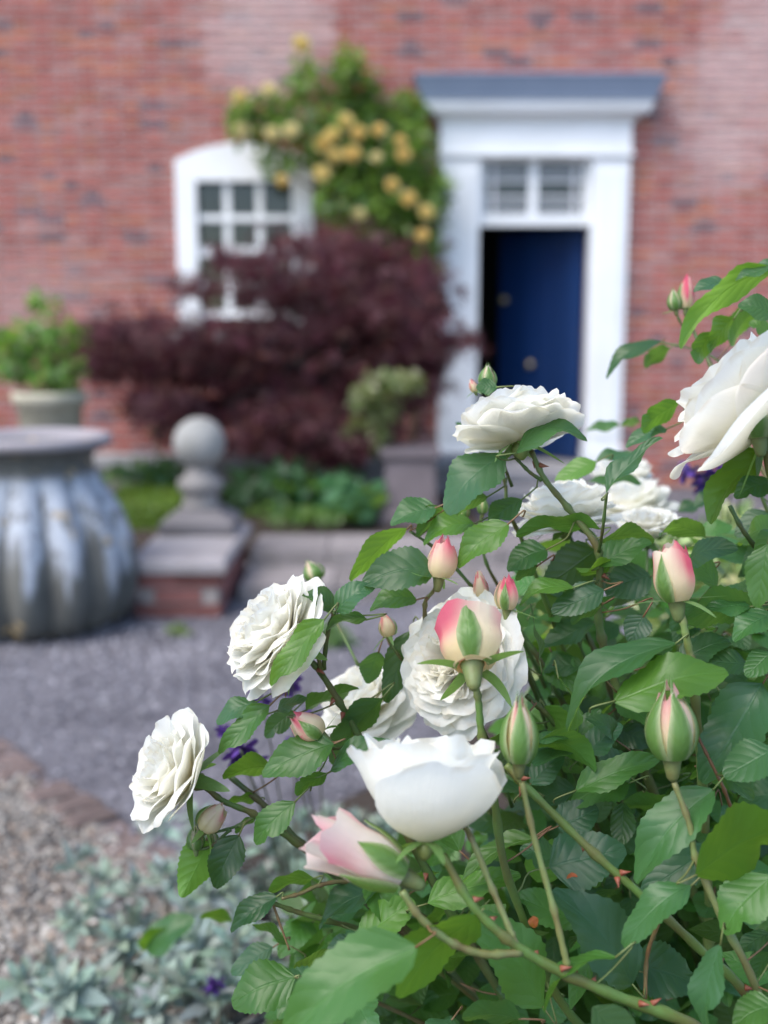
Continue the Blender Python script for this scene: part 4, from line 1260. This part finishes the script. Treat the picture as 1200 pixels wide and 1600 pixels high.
rose_at(1012, 826, 1.32, (-.05, -.15, 1.0), .042, n_out=14, n_in=30, label='small frilly white rose above the cream bud', seed=10, ruffle=1.6, openness=.6)
rose_at(978, 738, 1.65, (.1, .0, 1.0), .052, n_out=12, n_in=18, label='farthest white rose below the door frame', seed=11)
rose_at(565, 1092, 1.24, (-.35, -.25, .8), .058, n_out=14, n_in=20, label='white rose hidden behind leaves and a thick stem', seed=12)

# buds
def bud(*a, **k): return make_bud(bush, *a, loc0=BL0, **k)
bud((738, 1042), (732, 972), 112, .93, mode='half', pink=.85, opened=.8, seed=1, dd=.05, hug=(0,), slen=1.05, sw=.44, hs=.66, label='big pink-edged bud in front of a white rose', roll=-1.5 + 1.5708)
bud((686, 902), (693, 844), 48, 1.06, mode='reflex', pink=.7, opened=.1, seed=2)
bud((755, 936), (748, 896), 26, 1.10, mode='reflex', pink=.9, seed=3)
bud((792, 952), (793, 904), 38, 1.06, mode='half', pink=1.0, opened=.1, seed=4)
bud((1057, 938), (1047, 856), 72, 1.0, mode='half', pink=.7, opened=.45, seed=5, hug=(0,), label='cream bud with pink streak on a straight stem')
bud((1050, 1184), (1046, 1080), 76, .90, mode='hug', pink=.5, seed=6, label='green bud with a pink slit, sepals still closed')
bud((811, 1190), (812, 1100), 58, .84, mode='hug', pink=.5, seed=7, label='blurred closed green bud beside the nearest rose')
bud((500, 1150), (462, 1120), 50, 1.06, mode='half', pink=.8, opened=.2, seed=8)
bud((318, 1296), (346, 1262), 42, 1.08, mode='half', pink=.35, opened=.2, seed=9)
bud((306, 1326), (304, 1294), 24, 1.10, mode='hug', pink=.2, seed=10)
bud((330, 1326), (330, 1298), 22, 1.12, mode='hug', pink=.2, seed=11)
bud((1186, 684), (1176, 592), 62, .92, mode='hug', pink=.7, seed=12, label='green bud with pink slits before the large rose')
bud((1072, 482), (1074, 434), 26, 1.3, mode='half', pink=1.3, seed=13, label='deep pink bud high against the brick wall')
bud((1056, 484), (1052, 456), 20, 1.3, mode='hug', pink=.2, seed=14)
bud((761, 606), (762, 574), 25, 1.15, mode='hug', pink=.2, seed=15)
bud((608, 994), (600, 962), 26, 1.12, mode='half', pink=.5, seed=16)
bud((496, 906), (482, 880), 30, 1.35, mode='hug', pink=.3, seed=17)
bud((904, 1000), (896, 972), 24, 1.25, mode='half', pink=.9, seed=18)
bud((754, 802), (754, 778), 15, 1.2, mode='hug', pink=.1, seed=19)
bud((724, 810), (726, 786), 15, 1.2, mode='hug', pink=.1, seed=20)
bud((742, 612), (736, 594), 14, 1.2, mode='reflex', pink=.9, seed=21)
bud((628, 1368), (498, 1300), 92, .80, mode='half', pink=.55, opened=1.2, seed=22, hug=(0, 1, 2, 3, 4), slen=.62, sw=.66, label='half-open pink and white bud beside the nearest rose', cols=((.86, .82, .76), (.84, .36, .46)), roll=1.0)
for (pts_) in ([(320, 1300, 1.08), (336, 1300, 1.1), (372, 1290, 1.1), (400, 1275, 1.1)], [(505, 1156, 1.06), (520, 1170, 1.07), (545, 1165, 1.1)], [(306, 1328, 1.1), (330, 1322, 1.1), (360, 1296, 1.1)],
               [(762, 608, 1.15), (772, 660, 1.14), (784, 715, 1.12), (800, 760, 1.13)], [(608, 996, 1.12), (620, 1020, 1.12), (650, 1060, 1.14)], [(904, 1002, 1.25), (915, 1030, 1.25), (930, 1060, 1.26)],
               [(498, 908, 1.35), (520, 960, 1.3), (560, 1040, 1.25)], [(880, 812, 1.2), (900, 860, 1.2), (930, 930, 1.2)], [(1012, 850, 1.32), (1010, 900, 1.3), (1000, 980, 1.28)], [(990, 800, 1.55), (1000, 880, 1.5), (1010, 980, 1.4)],
               [(978, 752, 1.65), (1000, 850, 1.6), (1020, 960, 1.5)], [(1056, 486, 1.3), (1064, 505, 1.3), (1080, 520, 1.3)], [(585, 1115, 1.24), (610, 1180, 1.24), (660, 1280, 1.25)], [(720, 1075, 1.08), (760, 1150, 1.12), (800, 1260, 1.18)], [(755, 940, 1.1), (770, 960, 1.1), (795, 985, 1.1)]):
    stem(pts_, .0014, .0018, G2, False)

# leaves filling the inside of the bush: individual ones first, the rest as one mass
poly = [(600, 1330), (470, 1420), (440, 1620), (1260, 1620), (1260, 800), (1120, 830), (1000, 850), (900, 860), (800, 930), (770, 1000), (840, 1060), (800, 1140), (800, 1290), (700, 1340)]
def inside(x, y, P):
    c = False; j = len(P) - 1
    for i in range(len(P)):
        xi, yi = P[i]; xj, yj = P[j]
        if (yi > y) != (yj > y) and x < (xj - xi) * (y - yi) / (yj - yi) + xi: c = not c
        j = i
    return c
def rand_px():
    while True:
        x, y = random.uniform(420, 1260), random.uniform(780, 1620)
        if inside(x, y, poly): return x, y
for (a, b, d) in ((893, 1372, 1.03), (833, 1440, .93)):
    hero(a, b - 9, a + 2, b + 10, 16, d, 10, .08, 0, (.45, .10, .03)); leaf_bases.pop()
while leaf_count < 300:
    x, y = rand_px(); d = random.uniform(1.08, 1.34)
    p = at(x, y, d)
    axd = Vector((random.gauss(-.35, .7), random.gauss(-.3, .6), random.gauss(-.15, .45)))
    nn_ = Vector((random.gauss(-.1, .45), random.gauss(-.45, .45) if random.random() < .68 else random.gauss(1.1, .4), 1))
    L = random.uniform(.042, .068)
    put_leaf(p, axd, nn_, L, L * random.uniform(.6, .74), random.choice((.02, .08, .08, .18)))
NM = 1650
P_, A2, N2, S2 = [], [], [], []
while len(P_) < NM:
    x, y = rand_px()
    d = random.uniform(1.22, 1.75)
    if y < 1050 and random.random() < .62: continue
    p = at(x, y, d)
    if p.z < .1: continue
    P_.append(p[:]); S2.append(random.uniform(.042, .066))
# low leaves of the bush, down to the ground
for k in range(500):
    p = BL0 + Vector((random.gauss(.05, .28), random.gauss(0, .26), random.uniform(.08, .75)))
    if p.y < .8: continue
    P_.append(p[:]); S2.append(random.uniform(.04, .06))
P_ = np.array(P_); n = len(P_)
o = scatter('leaf_mass', tmpl_leaf(6, .66, .16, .14), P_ - np.array(BL0), upish(n, 1, .55, (-.1, -.45, 0)), np.array(S2), jit((.052, .135, .030), n, .5), M['leaf'], bush)
o['kind'] = 'stuff'

# leaf stalks joining the leaves to the nearest stem
stalk = MB()
SP = np.array([p[:] for p in stem_pts])
for b, a in leaf_bases:
    dv = np.linalg.norm(SP - np.array(b), axis=1)
    i = int(dv.argmin())
    tgt = Vector(SP[i]) if dv[i] < .05 else b - a * .02 + Vector((0, .012, -.008))
    mid_ = b - a * min(.02, dv[i] * .5 + .004)
    mid2 = mid_.lerp(tgt, .5) + Vector((0, 0, -.003))
    pth = smooth_path([b + a * .002 - BL0, mid_ - BL0, mid2 - BL0, tgt - BL0], 3)
    stalk.tube(pth, .0009, 5, (.12, .19, .06) if random.random() < .7 else (.17, .12, .06))
o = stalk.build('leaf_stalks', M['stem'], bush, True); o['kind'] = 'stuff'

# ------------------------------------------------------------------ plants around the bush
def silver_plant(px, py, sx, n_ros, label, Y=None, hgt=.22, z0=.008):
    g = ground(px, py)
    root = empty('silver_plant', (g.x, g.y, z0))
    pos, ax, nm, sz = [], [], [], []
    for k in range(n_ros):
        c = np.array([random.gauss(0, sx), random.gauss(0, sx * .8), random.uniform(.35, 1) * hgt])
        tilt = Vector((random.gauss(0, .35), random.gauss(-.15, .35), 1)).normalized()
        f3 = frame(tilt)
        for i in range(15):
            t = i / 14; phi = i * 2.4 + random.uniform(-.2, .2); el = R(8 + 68 * t + random.uniform(-8, 8))
            a = f3 @ Vector((math.cos(phi) * math.cos(el), math.sin(phi) * math.cos(el), math.sin(el)))
            nn_ = f3 @ Vector((-math.cos(phi) * math.sin(el), -math.sin(phi) * math.sin(el), math.cos(el)))
            pos.append(c - np.array(tilt) * .02 * (1 - t) * 2); ax.append(a[:]); nm.append(nn_[:]); sz.append(random.uniform(.05, .075) * (1.05 - .5 * t))
        st = MB().tube(smooth_path([(c[0] * .5, c[1] * .5, 0), (c[0] * .8, c[1] * .8, c[2] * .6), tuple(c)], 4), .003, 6, (.36, .40, .34))
        if k < 4: st.build('stem', M['stem'], root, True)
    n = len(pos)
    t = jit((.27, .33, .275), n, .28)
    o = scatter('foliage', tmpl_leaf(5, .42, .25, .18), np.array(pos), np.array(nm), np.array(sz), t, M['silver'], root, axis=np.array(ax)); o['kind'] = 'stuff'
    tag(root, label, 'plant', 'silver-leaved plants under the roses')
sp = [(205, 1590, 'silver-leaved plant at the edge of the tan gravel'), (230, 1480, 'silver-leaved plant beside the end of the brick edging'), (300, 1400, 'silver-leaved plant under the lowest left rose'),
      (330, 1530, 'silver-leaved plant in the bottom left of the bed'), (430, 1380, 'silver-leaved plant below the crossing rose stems'), (420, 1500, 'silver-leaved plant behind the lone oval rose leaves'),
      (520, 1440, 'silver-leaved plant under the half-open pink bud'), (560, 1330, 'silver-leaved plant at the gravel edge behind the nearest rose'), (260, 1640, 'silver-leaved plant cut by the bottom edge of the view'),
      (560, 1560, 'silver-leaved plant below the large blurred rose leaf'), (700, 1560, 'silver-leaved plant glimpsed under the nearest stems')]
for (a, b, lab) in sp:
    silver_plant(a, b + 60, .11, 11, lab)

leafy('variegated_shrub', 'cream and green variegated shrub behind the small frilly rose', 'shrub', [(1120, 880, 80, 50), (1180, 930, 60, 50), (1080, 920, 50, 40), (1180, 830, 50, 30), (1040, 960, 50, 40)], 2.3, .5, .14, T_LEAF, (.03, .05), (.42, .48, .20), M['varieg'], alt=((.10, .18, .05), .4), zbase=.008, stems=5)
leafy('golden_shrub', 'yellow-green small-leaved shrub seen through the rose stems', 'shrub', [(850, 940, 50, 50), (900, 1000, 60, 50), (840, 1000, 40, 40), (960, 1060, 60, 50)], 2.2, .4, .13, T_LEAF, (.025, .042), (.20, .26, .05), M['varieg'], alt=((.08, .15, .03), .4), zbase=.008, stems=5)
leafy('weed', 'small green weed growing in the gravel behind the tilted rose', 'weed', [(525, 1000, 20, 16), (515, 985, 14, 14)], 4.4, .1, .3, T_NARROW, (.03, .06), (.08, .16, .04), M['small_leaf'], zbase=.005, stems=2)
leafy('gravel_tuft', 'tiny grass tuft in the open gravel before the dwarf wall', 'weed', [(278, 1015, 10, 6)], 4.5, .05, .6, T_NARROW, (.03, .05), (.14, .2, .05), M['small_leaf'], zbase=.005, stems=1, ax_up=2)

# purple columbines
def columbine(name_label, flowers, base_px, col=(.07, .025, .17)):
    g = ground(*base_px, .008)
    root = empty('columbine', g)
    for (px, py, d, s) in flowers:
        p = at(px, py, d) - g
        pth = smooth_path([(0, 0, 0), (p.x * .35, p.y * .35, p.z * .5), (p.x * .95 + .01, p.y, p.z * .97), tuple(p)], 6)
        MB().tube(pth, [.0022 - .0014 * k / (len(pth) - 1) for k in range(len(pth))], 6, (.09, .12, .07)).build('stem', M['stem'], root, True)
        b3 = MB()
        for k in range(5):
            petal_grid(s, s * 1.1, R(70), R(20), s * .34, s * .06, 0, k * 1.257, nu=4, nv=5, mb=b3, tint_fn=lambda u, v: lerp3(col, (.11, .05, .27), v))
            petal_grid(s, s * 1.2, R(60), R(100), s * .30, s * .06, 0, k * 1.257 + .63, nu=4, nv=5, mb=b3, tint_fn=lambda u, v: lerp3(col, (.10, .04, .24), v))
            a = k * 1.257
            b3.tube([(.3 * s * math.cos(a), .3 * s * math.sin(a), .1 * s), (.28 * s * math.cos(a), .28 * s * math.sin(a), -.4 * s), (.12 * s * math.cos(a), .12 * s * math.sin(a), -.75 * s)], [.12 * s, .07 * s, .02 * s], 5, col)
        o = b3.build('flower', M['purple'], root, True)
        o.matrix_basis = Matrix.Translation(p) @ frame((random.uniform(-.5, .5), random.uniform(-.7, -.1), -.35))
    tag(root, name_label, 'flower', 'purple columbines')
columbine('dark purple columbines on thin stems right of the left rose', [(402, 1092, 1.5, .022), (372, 1172, 1.42, .024), (395, 1188, 1.45, .02), (448, 1066, 1.55, .022), (352, 1140, 1.5, .014)], (470, 1560))
columbine('dark purple columbines under the pink bud among the gravel', [(458, 1165, 1.5, .02), (448, 1180, 1.5, .018), (482, 1120, 1.6, .018)], (520, 1540))
columbine('single purple columbine low among the silver leaves', [(332, 1536, 1.75, .02)], (350, 1700))
columbine('violet columbines near the large rose at the right edge', [(1072, 735, 1.7, .022), (1112, 742, 1.7, .02), (1128, 735, 1.72, .018), (1095, 752, 1.7, .02)], (1120, 1250), (.10, .07, .30))
columbine('purple columbine deep inside between the rose stems', [(852, 1030, 1.6, .022)], (880, 1400))
